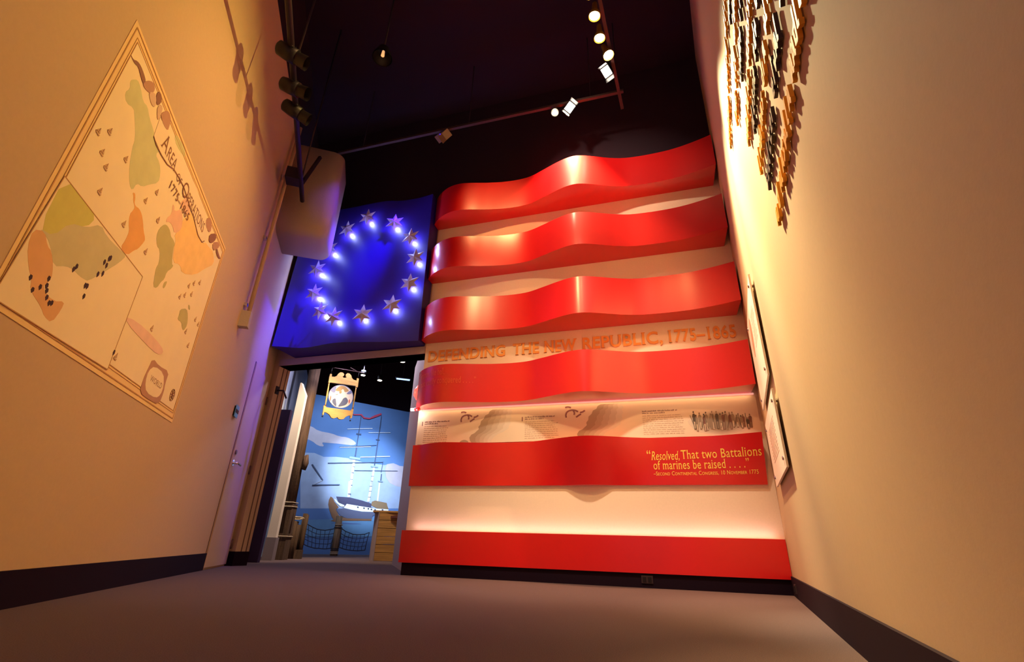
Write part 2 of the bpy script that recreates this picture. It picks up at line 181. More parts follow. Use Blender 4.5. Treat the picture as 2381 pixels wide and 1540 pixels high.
D_sg_art = [["gold",[[-0.085,0.029],[-0.068,0.07],[-0.038,0.108],[0.006,0.133],[0.069,0.129],[0.111,0.099],[0.147,0.067],[0.074,0.027],[0.052,0.081],[0.022,0.075],[0.021,0.049],[-0.024,0.028]]],["blue",[[-0.148,0.01],[-0.161,0.014],[-0.129,0.071],[-0.076,0.113],[-0.078,0.056],[-0.08,-0.002],[-0.115,-0.009]]],["blue",[[0.147,0.067],[0.176,0.079],[0.201,0.045],[0.157,0.011],[0.102,0.007]]],["coat",[[-0.105,-0.164],[-0.095,-0.118],[-0.057,-0.099],[-0.046,-0.128],[-0.015,-0.235],[-0.061,-0.212]]],["coat",[[0.111,-0.049],[0.141,-0.081],[0.159,-0.116],[0.133,-0.178],[0.065,-0.209],[-0.002,-0.239],[0.051,-0.129],[0.067,-0.076]]],["red",[[-0.145,-0.071],[-0.135,-0.063],[-0.127,-0.105],[-0.129,-0.162],[-0.147,-0.146]]],["red",[[0.175,-0.063],[0.19,-0.117],[0.176,-0.158],[0.16,-0.103]]],["gold",[[-0.017,0.036],[0.022,0.043],[0.027,0.012],[-0.0,-0.006]]],["coat",[[-0.068,-0.035],[-0.017,-0.015],[-0.061,-0.04]]]]
D_sg_rod = [[-0.465,0.411],[0.355,0.44]]
D_sg_brace = [[0.097,0.484],[0.225,0.442]]
D_sg_hang = [[[-0.196,0.413],[-0.2,0.301]],[[0.262,0.433],[0.258,0.315]]]
D_sg_fin = [[-0.206,-0.429],[0.248,-0.427]]
D_sg_txt = [[-0.029,0.194],[0.093,0.203],[-0.029,0.233],[-0.07,-0.312],[0.118,-0.306],[-0.074,-0.273]]
D_rods_w = None
# ------------------------------------------------------------------ mesh helpers
CUR = [0.0]
def link(name, bm, ms, parent=None, smooth=False, fn=None):
    me = bpy.data.meshes.new(name); bm.normal_update(); bm.to_mesh(me); bm.free()
    for x in (ms if isinstance(ms, (list, tuple)) else [ms]): me.materials.append(x)
    if smooth:
        for p in me.polygons: p.use_smooth = True
    o = bpy.data.objects.new(name, me); C.objects.link(o)
    if parent: o.parent = parent
    else: ANG[o.name] = None
    return o
ANG = {}
def tag(o, label, cat, group=None):
    o['label'] = label; o['category'] = cat
    if group: o['group'] = group
    return o
def struct(o): o['kind'] = 'structure'; return o
def thing(name, label, cat, loc=(0,0,0), group=None):
    o = bpy.data.objects.new(name, None); C.objects.link(o); o.location = loc; o.empty_display_size = 0.1
    return tag(o, label, cat, group)
def NB(): return bmesh.new()
def box8(bm, P, mi=0):
    """P(i,j,k) -> corner"""
    v = {(i,j,k): bm.verts.new(P(i,j,k)) for i in (0,1) for j in (0,1) for k in (0,1)}
    for q in [((0,0,0),(0,1,0),(1,1,0),(1,0,0)), ((0,0,1),(1,0,1),(1,1,1),(0,1,1)), ((0,0,0),(1,0,0),(1,0,1),(0,0,1)),
              ((1,0,0),(1,1,0),(1,1,1),(1,0,1)), ((1,1,0),(0,1,0),(0,1,1),(1,1,1)), ((0,1,0),(0,0,0),(0,0,1),(0,1,1))]:
        f = bm.faces.new([v[x] for x in q]); f.material_index = mi
def fbox(bm, fr, a0, a1, d0, d1, z0, z1, mi=0):
    box8(bm, lambda i,j,k: fr((a0,a1)[i], (d0,d1)[j], (z0,z1)[k]), mi)
def wbox(bm, x0, x1, y0, y1, z0, z1, mi=0): fbox(bm, lambda a,b,c: V(a,b,c), x0, x1, y0, y1, z0, z1, mi)
def fixn(bm): bmesh.ops.recalc_face_normals(bm, faces=bm.faces)
def tube(bm, pts, r, n=10, cap=True, mi=0):
    pts = [Vector(p) for p in pts]; rs = r if isinstance(r, (list,tuple)) else [r]*len(pts)
    rings = []; ref = None
    for i, p in enumerate(pts):
        d = (pts[min(i+1, len(pts)-1)] - pts[max(i-1, 0)]).normalized()
        if ref is None: ref = d.orthogonal().normalized()
        ref = (ref - d*ref.dot(d)).normalized(); b = d.cross(ref)
        rings.append([bm.verts.new(p + (ref*math.cos(2*math.pi*k/n) + b*math.sin(2*math.pi*k/n))*rs[i]) for k in range(n)])
    for a, b2 in zip(rings, rings[1:]):
        for k in range(n):
            f = bm.faces.new([a[k], a[(k+1)%n], b2[(k+1)%n], b2[k]]); f.material_index = mi; f.smooth = True
    if cap:
        for rg in (rings[0][::-1], rings[-1]):
            f = bm.faces.new(rg); f.material_index = mi
def bar(bm, p, q, w, h, up=V(0,0,1), mi=0):
    p, q = Vector(p), Vector(q); d = (q-p).normalized(); s = d.cross(up).normalized()*w/2; t = s.cross(d).normalized()*h/2
    box8(bm, lambda i,j,k: (p,q)[i] + s*(1 if j else -1) + t*(1 if k else -1), mi)
def prism(bm, fr, pts, d0, d1, mi=0):
    a = [bm.verts.new(fr(p[0], d1, p[1])) for p in pts]; b = [bm.verts.new(fr(p[0], d0, p[1])) for p in pts]
    f = bm.faces.new(a); f.material_index = mi; f = bm.faces.new(b[::-1]); f.material_index = mi
    for i in range(len(pts)):
        j = (i+1) % len(pts); f = bm.faces.new([a[j], a[i], b[i], b[j]]); f.material_index = mi
def seg(bm, fr, p, q, w, d0, d1, mi=0):
    dx, dz = q[0]-p[0], q[1]-p[1]; l = math.hypot(dx, dz) or 1e-6; nx, nz = -dz/l*w/2, dx/l*w/2
    prism(bm, fr, [(p[0]+nx,p[1]+nz), (q[0]+nx,q[1]+nz), (q[0]-nx,q[1]-nz), (p[0]-nx,p[1]-nz)], d0, d1, mi)
def pline(bm, fr, pts, w, d0, d1, mi=0, closed=False):
    n = len(pts)
    for i in range(n if closed else n-1): seg(bm, fr, pts[i], pts[(i+1)%n], w, d0, d1, mi)
def smooth_poly(pts, it=1):
    for _ in range(it):
        o = []
        for i in range(len(pts)):
            a, b = pts[i], pts[(i+1)%len(pts)]
            o += [(a[0]*.75+b[0]*.25, a[1]*.75+b[1]*.25), (a[0]*.25+b[0]*.75, a[1]*.25+b[1]*.75)]
        pts = o
    return pts
# ---- text: outlines of the built-in face, given slab serifs, laid on any surface
def text_geo(s, serif=True, shear=0.0, small_caps=False, bold=0.0):
    cu = bpy.data.curves.new('tmp_text', 'FONT'); cu.body = s; cu.size = 1.0; cu.resolution_u = 3; cu.shear = shear; cu.offset = bold; cu.space_character = 1.06
    if small_caps:
        cu.small_caps_scale = 0.75
        for i, ch in enumerate(s):
            if ch.islower(): cu.body_format[i].use_small_caps = True
    o = bpy.data.objects.new('tmp_text', cu); C.objects.link(o)
    dg = bpy.context.evaluated_depsgraph_get(); dg.update()
    me = bpy.data.meshes.new_from_object(o.evaluated_get(dg)); bm = bmesh.new(); bm.from_mesh(me)
    bpy.data.objects.remove(o); bpy.data.curves.remove(cu); bpy.data.meshes.remove(me)
    bmesh.ops.remove_doubles(bm, verts=bm.verts, dist=1e-5)
    if serif:
        es = [(e.verts[0].co.copy(), e.verts[1].co.copy(), e.link_faces[0].calc_center_median()) for e in bm.edges if e.is_boundary and e.link_faces]
        for a, b, c in es:
            L = abs(a.x-b.x)
            if abs(a.y-b.y) < 2e-3 and 0.045 < L < 0.16 and not (a.y > .12 and a.y < .42):
                x0, x1 = min(a.x,b.x)-.045, max(a.x,b.x)+.045; dy = .03 if c.y > a.y else -.03
                vs = [bm.verts.new((x0,a.y,.0)), bm.verts.new((x1,a.y,.0)), bm.verts.new((x1-.012,a.y+dy,.0)), bm.verts.new((x0+.012,a.y+dy,.0))]
                bm.faces.new(vs if dy > 0 else vs[::-1])
    xs = [v.co.x for v in bm.verts]; ys = [v.co.y for v in bm.verts]
    return bm, min(xs), max(xs), min(ys), max(ys)
def add_text(bm, s, fr, x0, x1, zb, h=None, d=0.004, thick=0.0, serif=True, shear=0.0, small_caps=False, slope=0.0, mi=0, bold=0.0):
    """lay s between x0 and x1, baseline zb, cap height h; fr(a, d, z)"""
    t, tx0, tx1, ty0, ty1 = text_geo(s, serif, shear, small_caps, bold)
    sx = (x1-x0)/(tx1-tx0); sy = (h/0.69) if h else sx
    vm = {}
    for v in t.verts:
        a = x0+(v.co.x-tx0)*sx; vm[v] = (a, zb+v.co.y*sy+slope*(a-x0))
    front = {v: bm.verts.new(fr(p[0], d+thick, p[1])) for v, p in vm.items()}
    for f in t.faces:
        g = bm.faces.new([front[v] for v in f.verts]); g.material_index = mi
    if thick:
        back = {v: bm.verts.new(fr(p[0], d, p[1])) for v, p in vm.items()}
        for e in t.edges:
            if e.is_boundary:
                a, b = e.verts; g = bm.faces.new([front[a], front[b], back[b], back[a]]); g.material_index = mi
    t.free()
# ------------------------------------------------------------------ the setting
bm = NB(); wbox(bm, -9, 4.5, -1.2, 15, -0.1, 0); fixn(bm); struct(link('floor', bm, M_carpet))
bm = NB(); wbox(bm, -9, 4.5, -1.2, 15, 6.2, 6.3); fixn(bm); struct(link('ceiling', bm, M_black))
bm = NB()
fbox(bm, FW, -3.46, 0, -.2, 0, 0, 4.5); fbox(bm, FW, -5.54, -3.46, -.2, 0, 2.33, 4.5); fbox(bm, FW, -5.63, -5.54, -.2, 0, 0, 2.33); fbox(bm, FW, -5.63, -5.54, -.2, 0, 2.33, 4.5)
for f in bm.faces: f.material_index = 0
fixn(bm)
for f in bm.faces:
    c_ = f.calc_center_median() - COR
    if abs(f.normal.dot(N)) > .9 and -3.4 < c_.dot(U) < -.1: f.material_index = 1
struct(link('wall_back', bm, [M_wall, M_stripe]))
bm = NB(); fbox(bm, FW, -7.5, 0.2, -.2, 0, 4.5, 6.2); fixn(bm); struct(link('wall_back_upper', bm, M_black))
bm = NB(); fbox(bm, RW, 0, 5.3, -.15, 0, 0, 6.2); fixn(bm); struct(link('wall_right', bm, M_wall))
bm = NB(); fbox(bm, LW, -6.7, 0.0, -.15, 0, 0, 4.66); fixn(bm); struct(link('wall_left', bm, M_wall))
bm = NB(); fbox(bm, LW, -6.7, 0.6, -.3, -.16, 4.3, 6.2); fixn(bm); struct(link('wall_left_upper', bm, M_black))
# baseboards
bm = NB(); fbox(bm, FW, -3.46, 0, 0, .012, 0, .112); fixn(bm); struct(link('baseboard_back', bm, M_base))
bm = NB(); fbox(bm, RW, 0.012, 5.3, 0, .012, 0, .137); fixn(bm); struct(link('baseboard_right', bm, M_base))
bm = NB(); fbox(bm, LW, -6.7, -0.93, 0, .012, 0, .145); fixn(bm); struct(link('baseboard_left', bm, M_base))
bm = NB(); fbox(bm, LW, -0.05, 0, 0, .012, 0, .145); fbox(bm, FW, -5.63, -5.53, 0, .012, 0, .145)
fbox(bm, FW, -5.54, -5.528, -.2, 0.012, 0, .145); fixn(bm); struct(link('baseboard_doorway', bm, M_base))
# lintel and jambs of the doorway
bm = NB(); fbox(bm, FW, -5.54, -3.46, -.2, .02, 2.33, 2.415); fixn(bm); struct(link('trim_1', bm, M_lint))
bm = NB()
for d in (-.075, -.145): fbox(bm, FW, -5.54, -5.534, d-.012, d, .145, 2.33)
fixn(bm); struct(link('trim_2', bm, mat('groove', (0.16,0.10,0.06), 0.8)))
# door flush in the left wall
bm = NB(); fbox(bm, LW, -0.925, -0.055, 0, .014, .02, 2.07); fixn(bm)
dr = struct(link('door_1', bm, M_door))
bm = NB(); fbox(bm, LW, -0.935, -0.925, 0, .003, 0, 2.08); fbox(bm, LW, -0.055, -0.045, 0, .003, 0, 2.08); fbox(bm, LW, -0.935, -0.045, 0, .003, 2.07, 2.08); fixn(bm)
link('door_gap', bm, mat('gap_dark', (0.10,0.05,0.05), 0.9), dr)
bm = NB(); tube(bm, [LW(-.86,.014,.99), LW(-.86,.06,.99)], .012); tube(bm, [LW(-.87,.06,.99), LW(-.72,.06,.985)], .010); tube(bm, [LW(-.86,.014,.99), LW(-.86,.020,.99)], .032, 16)
link('lever_handle', bm, M_chrome, dr)
bm = NB(); tube(bm, [LW(-.86,.014,1.10), LW(-.86,.026,1.10)], .024, 16); link('lock_cylinder', bm, mat('brass_dark', (0.25,0.12,0.08), 0.4, metal=0.6), dr)
for z in (0.22, 1.02, 1.86):
    bm = NB(); tube(bm, [LW(-.052,.02,z-.05), LW(-.052,.02,z+.05)], .011, 10); link('hinge', bm, mat('hinge_metal', (0.16,0.09,0.09), 0.5, metal=0.5), dr)
# wall sign, small blue tactile plate
e = thing('door_sign', 'small blue plate sign with a dark band on the left wall above the door handle', 'sign', LW(-1.24,0,1.44))
bm = NB(); fbox(bm, LW, -1.29, -1.17, 0.0145, .0205, 1.385, 1.50); fixn(bm); link('plate', bm, mat('sign_blue', (0.14,0.42,0.72), 0.4), e)
bm = NB(); fbox(bm, LW, -1.285, -1.175, .0205, .0225, 1.425, 1.46); fixn(bm); link('band', bm, M_inkd, e)
bm = NB(); fbox(bm, LW, -1.28, -1.18, 0, .0145, 1.395, 1.49); fixn(bm); link('backing', bm, M_base, e)
# walls of the room beyond
bm = NB(); box8(bm, lambda i,j,k: (V(-1.013,5.50,0)+V(-0.275,0.9615,0)*(0,2.0)[i] + V(0.967,0.255,0)*(0,.14)[j] + V(0,0,(0,2.9)[k]))); fixn(bm); struct(link('wall_passage_right', bm, M_lint))
bm = NB(); a0 = FW(-5.78,-.2,0); a1 = V(-4.9,11.4,0); dn = (a1-a0).normalized(); pn = V(-dn.y, dn.x, 0)
box8(bm, lambda i,j,k: (a0+dn*(0,5.4)[i]+pn*(0,.14)[j]+V(0,0,(0,3.6)[k]))); fixn(bm); struct(link('wall_passage_left', bm, mat('blue_grey', (0.30,0.36,0.44), 0.8)))
bm = NB(); fbox(bm, MW, -1.2, 4.2, -.15, 0, 0, 3.41); fixn(bm)
struct(link('wall_mural', bm, mat('mural_sky', (0.085,0.17,0.40), 0.8, noise=0.10, nscale=1.2)))
bm = NB(); wbox(bm, -9, 4.5, 15, 15.1, 0, 6.2); fixn(bm); struct(link('wall_beyond_back', bm, M_black))
bm = NB(); wbox(bm, -9.1, -9, 6.0, 15, 0, 6.2); fixn(bm); struct(link('wall_beyond_left', bm, M_black))
bm = NB(); wbox(bm, -1.15, -1.0, 7.5, 15, 0, 6.2); fixn(bm); struct(link('wall_beyond_right', bm, M_black))
# painted scene on the mural wall
mr = thing('painted_seascape', 'painted mural of pale clouds over blue water seen through the doorway', 'mural', MW(0.5,0,0))
cm = {'haze': (0.30,0.36,0.53), 'cloud': (0.42,0.36,0.44), 'sea_light': (0.11,0.23,0.42), 'shadow': (0.08,0.13,0.30)}
for i, (k, p) in enumerate(D_mural):
    bm = NB(); prism(bm, MW, smooth_poly(p, 1) if k in ('cloud','shadow') else p, 0, .002+.002*i); fixn(bm)
    link({'haze':'haze','cloud':'cloud','sea_light':'sea','shadow':'hull_shadow'}[k], bm, mat('mural_'+k, cm[k], 0.8, noise=0.08, nscale=4), mr)
ship = thing('painted_sailing_ship', 'painted three-masted wooden sailing ship at anchor on the mural', 'ship painting', MW(0.9,0.01,0.6))
hc = {'stem': (0.20,0.09,0.045), 'lower': (0.09,0.095,0.17), 'upper': (0.05,0.045,0.10), 'white': (0.75,0.74,0.78), 'stern': (0.22,0.13,0.07), 'dark': (0.03,0.03,0.06), 'grey': (0.22,0.30,0.45)}
hk = ['stem','lower','upper','white','stern','dark']
bm = NB()
for i, (k, p) in enumerate(D_hull): prism(bm, MW, p, .010, .014+.0012*i, hk.index(k))
fixn(bm); link('hull', bm, [mat('ship_'+k, hc[k], 0.8) for k in hk], ship)
bm = NB()
for i, (k, p, q, wd) in enumerate(D_mastlines): seg(bm, MW, p, q, wd, .010, .026 if k != 'white' else .020, {'dark':0,'white':1,'grey':2}[k])
fixn(bm); link('masts_and_yards', bm, [mat('ship_mast', (0.05,0.07,0.14), 0.8), mat('ship_white', hc['white'], 0.8), mat('ship_grey', hc['grey'], 0.8)], ship)
bm = NB(); prism(bm, MW, D_pennant, .010, .03); fixn(bm); link('pennant', bm, mat('pennant_red', (0.42,0.04,0.09), 0.8), ship)
# ------------------------------------------------------------------ the flag
DP = [(-3.47,.12),(-3.40,.19),(-3.30,.26),(-3.18,.31),(-3.05,.325),(-2.9,.30),(-2.7,.25),(-2.5,.215),(-2.3,.205),(-2.15,.225),(-1.97,.295),(-1.82,.36),(-1.68,.41),(-1.56,.425),(-1.45,.40),(-1.3,.34),(-1.15,.28),(-1.0,.24),(-.8,.225),(-.6,.228),(-.45,.243),(-.3,.275),(-.15,.32),(-.04,.36)]
def interp(P, s):
    xs = [p[0] for p in P]
    if s <= xs[0]: return P[0][1]
    if s >= xs[-1]: return P[-1][1]
    for i in range(len(P)-1):
        if xs[i] <= s <= xs[i+1]:
            p0 = P[max(i-1,0)]; p1 = P[i]; p2 = P[i+1]; p3 = P[min(i+2,len(P)-1)]
            h = p2[0]-p1[0]; t = (s-p1[0])/h
            m1 = (p2[1]-p0[1])/(p2[0]-p0[0])*h; m2 = (p3[1]-p1[1])/(p3[0]-p1[0])*h
            return (2*t**3-3*t*t+1)*p1[1]+(t**3-2*t*t+t)*m1+(-2*t**3+3*t*t)*p2[1]+(t**3-t*t)*m2
def mk_depth(off_top, off_bot, z0, z1, flat=None):
    def f(s, z):
        k = (z-z0)/(z1-z0); d = interp(DP, s)
        top = max(.03, d-off_top); bot = max(.03, d-off_bot)
        if flat is not None: return flat
        return top*k+bot*(1-k)
    return f
def wave_panel(name, depth, s0, s1, z0, z1, M, parent=None, n=96, nz=6):
    bm = NB(); S = [s0+(s1-s0)*i/n for i in range(n+1)]; Z = [z0+(z1-z0)*k/nz for k in range(nz+1)]
    G = [[bm.verts.new(FW(s, depth(s,z), z)) for z in Z] for s in S]
    for i in range(n):
        for k in range(nz):
            f = bm.faces.new([G[i][k], G[i+1][k], G[i+1][k+1], G[i][k+1]]); f.smooth = True
    for z in (z0, z1):
        a = [bm.verts.new(FW(s, depth(s,z), z)) for s in S]; b = [bm.verts.new(FW(s, 0.001, z)) for s in S]
        for i in range(n): bm.faces.new([a[i], a[i+1], b[i+1], b[i]])
    for s in (s0, s1):
        a = [bm.verts.new(FW(s, depth(s,z), z)) for z in Z]; b = [bm.verts.new(FW(s, 0.001, z)) for z in Z]
        for k in range(nz): bm.faces.new([a[k], a[k+1], b[k+1], b[k]])
    fixn(bm); return link(name, bm, M, parent)
PN = [('topmost red wavy stripe panel of the wall flag, against the dark ceiling', 4.09, 4.51, 0, 0),
      ('second red wavy stripe panel from the top of the wall flag', 3.272, 3.692, 0, 0),
      ('third red wavy stripe panel from the top, just above the title lettering', 2.455, 2.875, .01, .01),
      ('red wavy stripe panel below the title lettering, with a faded quote at its left end', 1.65, 2.07, .05, .06),
      ('red stripe panel with a yellow quote about two battalions of marines', .834, 1.254, .18, .34),
      ('lowest flat red stripe panel, standing on the black baseboard', .112, .405, 0, 0)]
DEP = []; PAN = []
for i, (lab, z0, z1, ot, ob) in enumerate(PN):
    dep = mk_depth(ot, ob, z0, z1, .03 if i == 5 else None)
    o = wave_panel('flag_stripe', dep, -3.47 if i < 5 else -3.49, -.06 if i < 5 else -.006, z0, z1, M_red)
    tag(o, lab, 'flag stripe', 'red stripes of the wall flag'); DEP.append(dep); PAN.append(o)
def on_panel(i): return lambda a, d, z: FW(a, DEP[i](a, z)+d, z)
M_yel = mat('yellow_letters', (0.95, 0.72, 0.12), 0.5); M_dimy = mat('dim_gold_letters', (0.80, 0.10, 0.03), 0.5)
bm = NB(); add_text(bm, '\u201c', on_panel(4), -1.035, -1.003, 1.045, .095, .003); link('quote_mark', bm, M_yel, PAN[4])
bm = NB(); add_text(bm, 'Resolved,', on_panel(4), -.998, -.752, 1.052, .078, .003, shear=.25); link('lettering', bm, M_yel, PAN[4])
bm = NB(); add_text(bm, 'That two Battalions', on_panel(4), -.735, -.08, 1.058, .078, .003, slope=.012); link('lettering', bm, M_yel, PAN[4]); bm = NB()
add_text(bm, 'of marines be raised . . . .\u201d', on_panel(4), -.985, -.185, .968, .078, .003, slope=.006); link('lettering', bm, M_yel, PAN[4])
bm = NB(); add_text(bm, '\u2013Second Continental Congress, 10 November 1775', on_panel(4), -.99, -.12, .915, .034, .003, serif=False, small_caps=True, slope=.006); link('attribution', bm, M_yel, PAN[4])
bm = NB(); add_text(bm, '\u201cTyranny, like hell,', on_panel(3), -3.46, -3.06, 1.955, .075, .003); link('lettering', bm, M_dimy, PAN[3]); bm = NB()
add_text(bm, 'is not easily conquered . . . .\u201d', on_panel(3), -3.455, -2.72, 1.858, .07, .003); link('lettering', bm, M_dimy, PAN[3])
# blue canton
CT = [(-5.32,.42),(-5.2,.37),(-5.05,.30),(-4.9,.285),(-4.75,.305),(-4.55,.335),(-4.35,.33),(-4.15,.29),(-3.95,.245),(-3.75,.21),(-3.6,.19),(-3.47,.175)]
CT2 = [(-5.32,.34),(-5.0,.28),(-4.7,.27),(-4.4,.275),(-4.15,.27),(-3.95,.225),(-3.75,.215),(-3.6,.225),(-3.47,.245)]
def cdep(s, z):
    k = (z-2.42)/(4.50-2.42); return interp(CT2, s)*k+interp(CT, s)*(1-k)
ct = wave_panel('flag_canton', cdep, -5.32, -3.475, 2.425, 4.50, M_blue, nz=16)
tag(ct, 'blue wavy star field of the wall flag above the doorway', 'flag canton')
stars = [(-4.334,4.201),(-3.958,4.083),(-3.692,3.826),(-3.588,3.502),(-3.625,3.151),(-3.821,2.872),(-4.163,2.748),(-4.513,2.74),(-4.747,2.86),(-4.924,3.141),(-4.967,3.498),(-4.832,3.795),(-4.615,4.062)]
SL = ['top of the ring, left one','upper right, next to the topmost','right side, above the rightmost star','nearest the red stripes','right side, below the rightmost','lower right of the ring','bottom, right of the close pair','right one of the bottom pair','left one of the bottom pair','lower left of the ring','leftmost star of the ring','upper left, second below the duct','upper left, nearest the duct']
for i, (s, z) in enumerate(stars):
    d0 = cdep(s, z); ds = (cdep(s+.05, z)-cdep(s-.05, z))/.1
    nrm = (N - U*ds).normalized(); tan = (U + N*ds).normalized(); upv = V(0,0,1)
    cen = FW(s, 0, z) + N*(d0) + nrm*.085
    e = thing('silver_star', 'six-pointed silver star on the blue field, ' + SL[i], 'star', cen, 'silver stars on the blue field')
    bm = NB(); c = bm.verts.new(cen + nrm*.03); bk = bm.verts.new(cen - nrm*.006); ring = []
    for k in range(12):
        r = .132 if k % 2 == 0 else .062; a = math.pi/2 + k*math.pi/6
        ring.append(bm.verts.new(cen + tan*(r*math.cos(a)) + upv*(r*math.sin(a))))
    for k in range(12):
        bm.faces.new([c, ring[k], ring[(k+1)%12]]); bm.faces.new([bk, ring[(k+1)%12], ring[k]])
    fixn(bm); link('star_face', bm, M_star, e)
    bm = NB(); tube(bm, [cen-nrm*.005, cen-nrm*.084], .007, 8); link('standoff', bm, M_chrome, e)
    bm = NB(); tube(bm, [cen-nrm*.010, cen-nrm*.022], .034, 16); link('led_puck', bm, M_led, e)
    point(cen - nrm*.042 + V(0,0,-.03), 4.2, (0.36, 0.42, 1.0), .018)
# title lettering on the white stripe
tl = thing('title_lettering', 'raised orange title lettering on the pale stripe of the flag wall', 'lettering', FW(-1.8,0,2.2))
M_title = mat('title_orange', (0.92, 0.42, 0.10), 0.6)
words = [('DEFENDING',-3.41,-2.47),('THE',-2.38,-2.08),('NEW',-2.025,-1.665),('REPUBLIC,',-1.61,-.785),('1775\u20131865',-.728,-.094)]
for wd, a, b in words:
    bm = NB(); add_text(bm, wd, FW, a, b, 2.222, .128, .003, thick=.009, bold=.022); link('word', bm, M_title, tl)
# graphic panel between stripe four and five
gp = thing('text_graphic_panel', 'long pale printed panel with text columns and coastline art under the quote stripe', 'display panel', FW(-1.8,0,1.25))
bm = NB(); fbox(bm, FW, -3.43, -.03, .001, .02, 1.262, 1.622); fixn(bm); link('board', bm, M_white, gp)
M_pt = mat('print_text', (0.40,0.24,0.18), 0.8); M_ptd = mat('print_text_dark', (0.16,0.06,0.10), 0.8)
def text_block(x0, x1, ztop, rows, dz, head=2, first=True):
    rr = random.Random(int(abs(x0)*100)); bm = NB()
    if first: seg(bm, FW, (x0-.03, ztop+.01), (x0-.03, ztop-.035), .008, .02, .022, 1)
    z = ztop
    for r in range(rows):
        x = x0; end = x1-(rr.random()*.15*(x1-x0) if r not in (head-1,) else .45*(x1-x0))
        hh = .009 if r < head else .0055
        while x < end:
            wl = rr.uniform(.012,.045); xe = min(x+wl, end)
            # words as rows of tiny strokes
            xx = x
            while xx < xe:
                hgt = hh*rr.choice((1,1,1.5)); seg(bm, FW, (xx, z), (xx, z+hgt), .0035, .02, .0212, 1 if r < head else 0); xx += .0062
            x = xe+.009
        z -= dz*(1.25 if r == head-1 else 1)
    fixn(bm); return link('text_column', bm, [M_pt, M_ptd], gp)
text_block(-3.36, -3.07, 1.50, 11, .0215); text_block(-2.22, -1.87, 1.505, 11, .021); text_block(-1.045, -.67, 1.512, 12, .0195, first=False)
def coast(x):
    # torn coastline with layered shading printed inland
    edge = [(.30,.345),(.27,.33),(.255,.30),(.22,.285),(.205,.25),(.175,.225),(.17,.19),(.15,.165),(.155,.14),(.11,.10),(.075,.085),(.055,.055),(.065,.02),(.085,.0)]
    for k in range(5):
        wd = .24-.045*k; bm = NB()
        pts = [(x+a, 1.264+b) for a, b in edge] + [(x+a+wd*(.9+.5*math.sin(b*9)), 1.264+b) for a, b in edge[::-1]]
        prism(bm, FW, pts, .02, .0205+.0004*k); fixn(bm)
        t = k/4.; link('coast_shading', bm, mat('coast_%d' % k, (0.78-.33*t, 0.68-.34*t, 0.60-.34*t), 0.8), gp)
    bm = NB()
    for pl in [[(-.06,.33),(-.03,.335),(.0,.325)],[(-.05,.225),(-.055,.25),(-.045,.28),(-.02,.295),(.01,.30),(.045,.295),(.07,.28)],[(.02,.30),(.035,.27),(.03,.25)],[(.05,.225),(.08,.245),(.10,.255)],[(.09,.27),(.115,.275),(.14,.29)]]:
        pline(bm, FW, [(x+a, 1.264+b) for a, b in pl], .016, .02, .0212)
    fixn(bm); link('lake_print', bm, mat('lake_ink', (0.30,0.14,0.16), 0.8), gp)
    bm = NB(); prism(bm, FW, smooth_poly([(x-.06,1.264),(x-.04,1.29),(x+.0,1.30),(x+.04,1.285),(x+.05,1.264)]), .02, .021); fixn(bm); link('headland_print', bm, mat('headland', (0.42,0.34,0.26), 0.8), gp)
coast(-2.88); coast(-1.74)
# engraving of a crowd of figures
rr = random.Random(5)
bm = NB()
for k in range(6):
    t = k/5.; cx, cz = -.36, 1.39
    pts = [(cx+(.275-.03*k)*math.cos(a)*(1+.06*math.sin(5*a)), cz-.01+(.115-.010*k)*math.sin(a)*(1+.1*math.sin(4*a+1))) for a in [2*math.pi*i/28 for i in range(28)]]
    prism(bm, FW, pts, .02, .0206+.0004*k, k)
fixn(bm); link('vignette', bm, [mat('vig_%d' % k, (0.76-.09*k, 0.66-.085*k, 0.58-.08*k), 0.8) for k in range(6)], gp)
bm = NB(); cols = [(0.10,0.08,0.07),(0.30,0.23,0.18),(0.62,0.52,0.42),(0.20,0.10,0.09)]
for i in range(18):
    x = -.585+.0285*i+rr.uniform(-.008,.008); zb = 1.315+rr.uniform(-.012,.02); h = rr.uniform(.145,.185)*(1-.3*(i>12)); c = rr.choice((0,1,1,3)); l = .024+rr.uniform(0,.0005)*4
    prism(bm, FW, [(x-.008,zb),(x-.002,zb),(x,zb+h*.35),(x+.002,zb),(x+.009,zb),(x+.012,zb+h*.45),(x+.015,zb+h*.75),(x+.006,zb+h*.84),(x-.008,zb+h*.82),(x-.014,zb+h*.7),(x-.011,zb+h*.4)], .022, l, c)
    prism(bm, FW, [(x-.006+.006*math.cos(a)+.006,zb+h*.92+.009*math.sin(a)) for a in [math.pi*2*q/8 for q in range(8)]], .022, l+.0004, rr.choice((0,1)))
    prism(bm, FW, [(x-.004,zb+.005),(x+.004,zb+.005),(x+.006,zb+h*.4),(x-.006,zb+h*.4)], .022, l+.0006, rr.choice((2,1,2)))
for j in range(9):
    x = -.58+.055*j; seg(bm, FW, (x, 1.33), (x+rr.uniform(-.05,.05), 1.46), .0035, .022, .0255, 0)
fixn(bm); link('engraved_figures', bm, [mat('engrave_%d' % i, c, 0.8) for i, c in enumerate(cols)], gp)
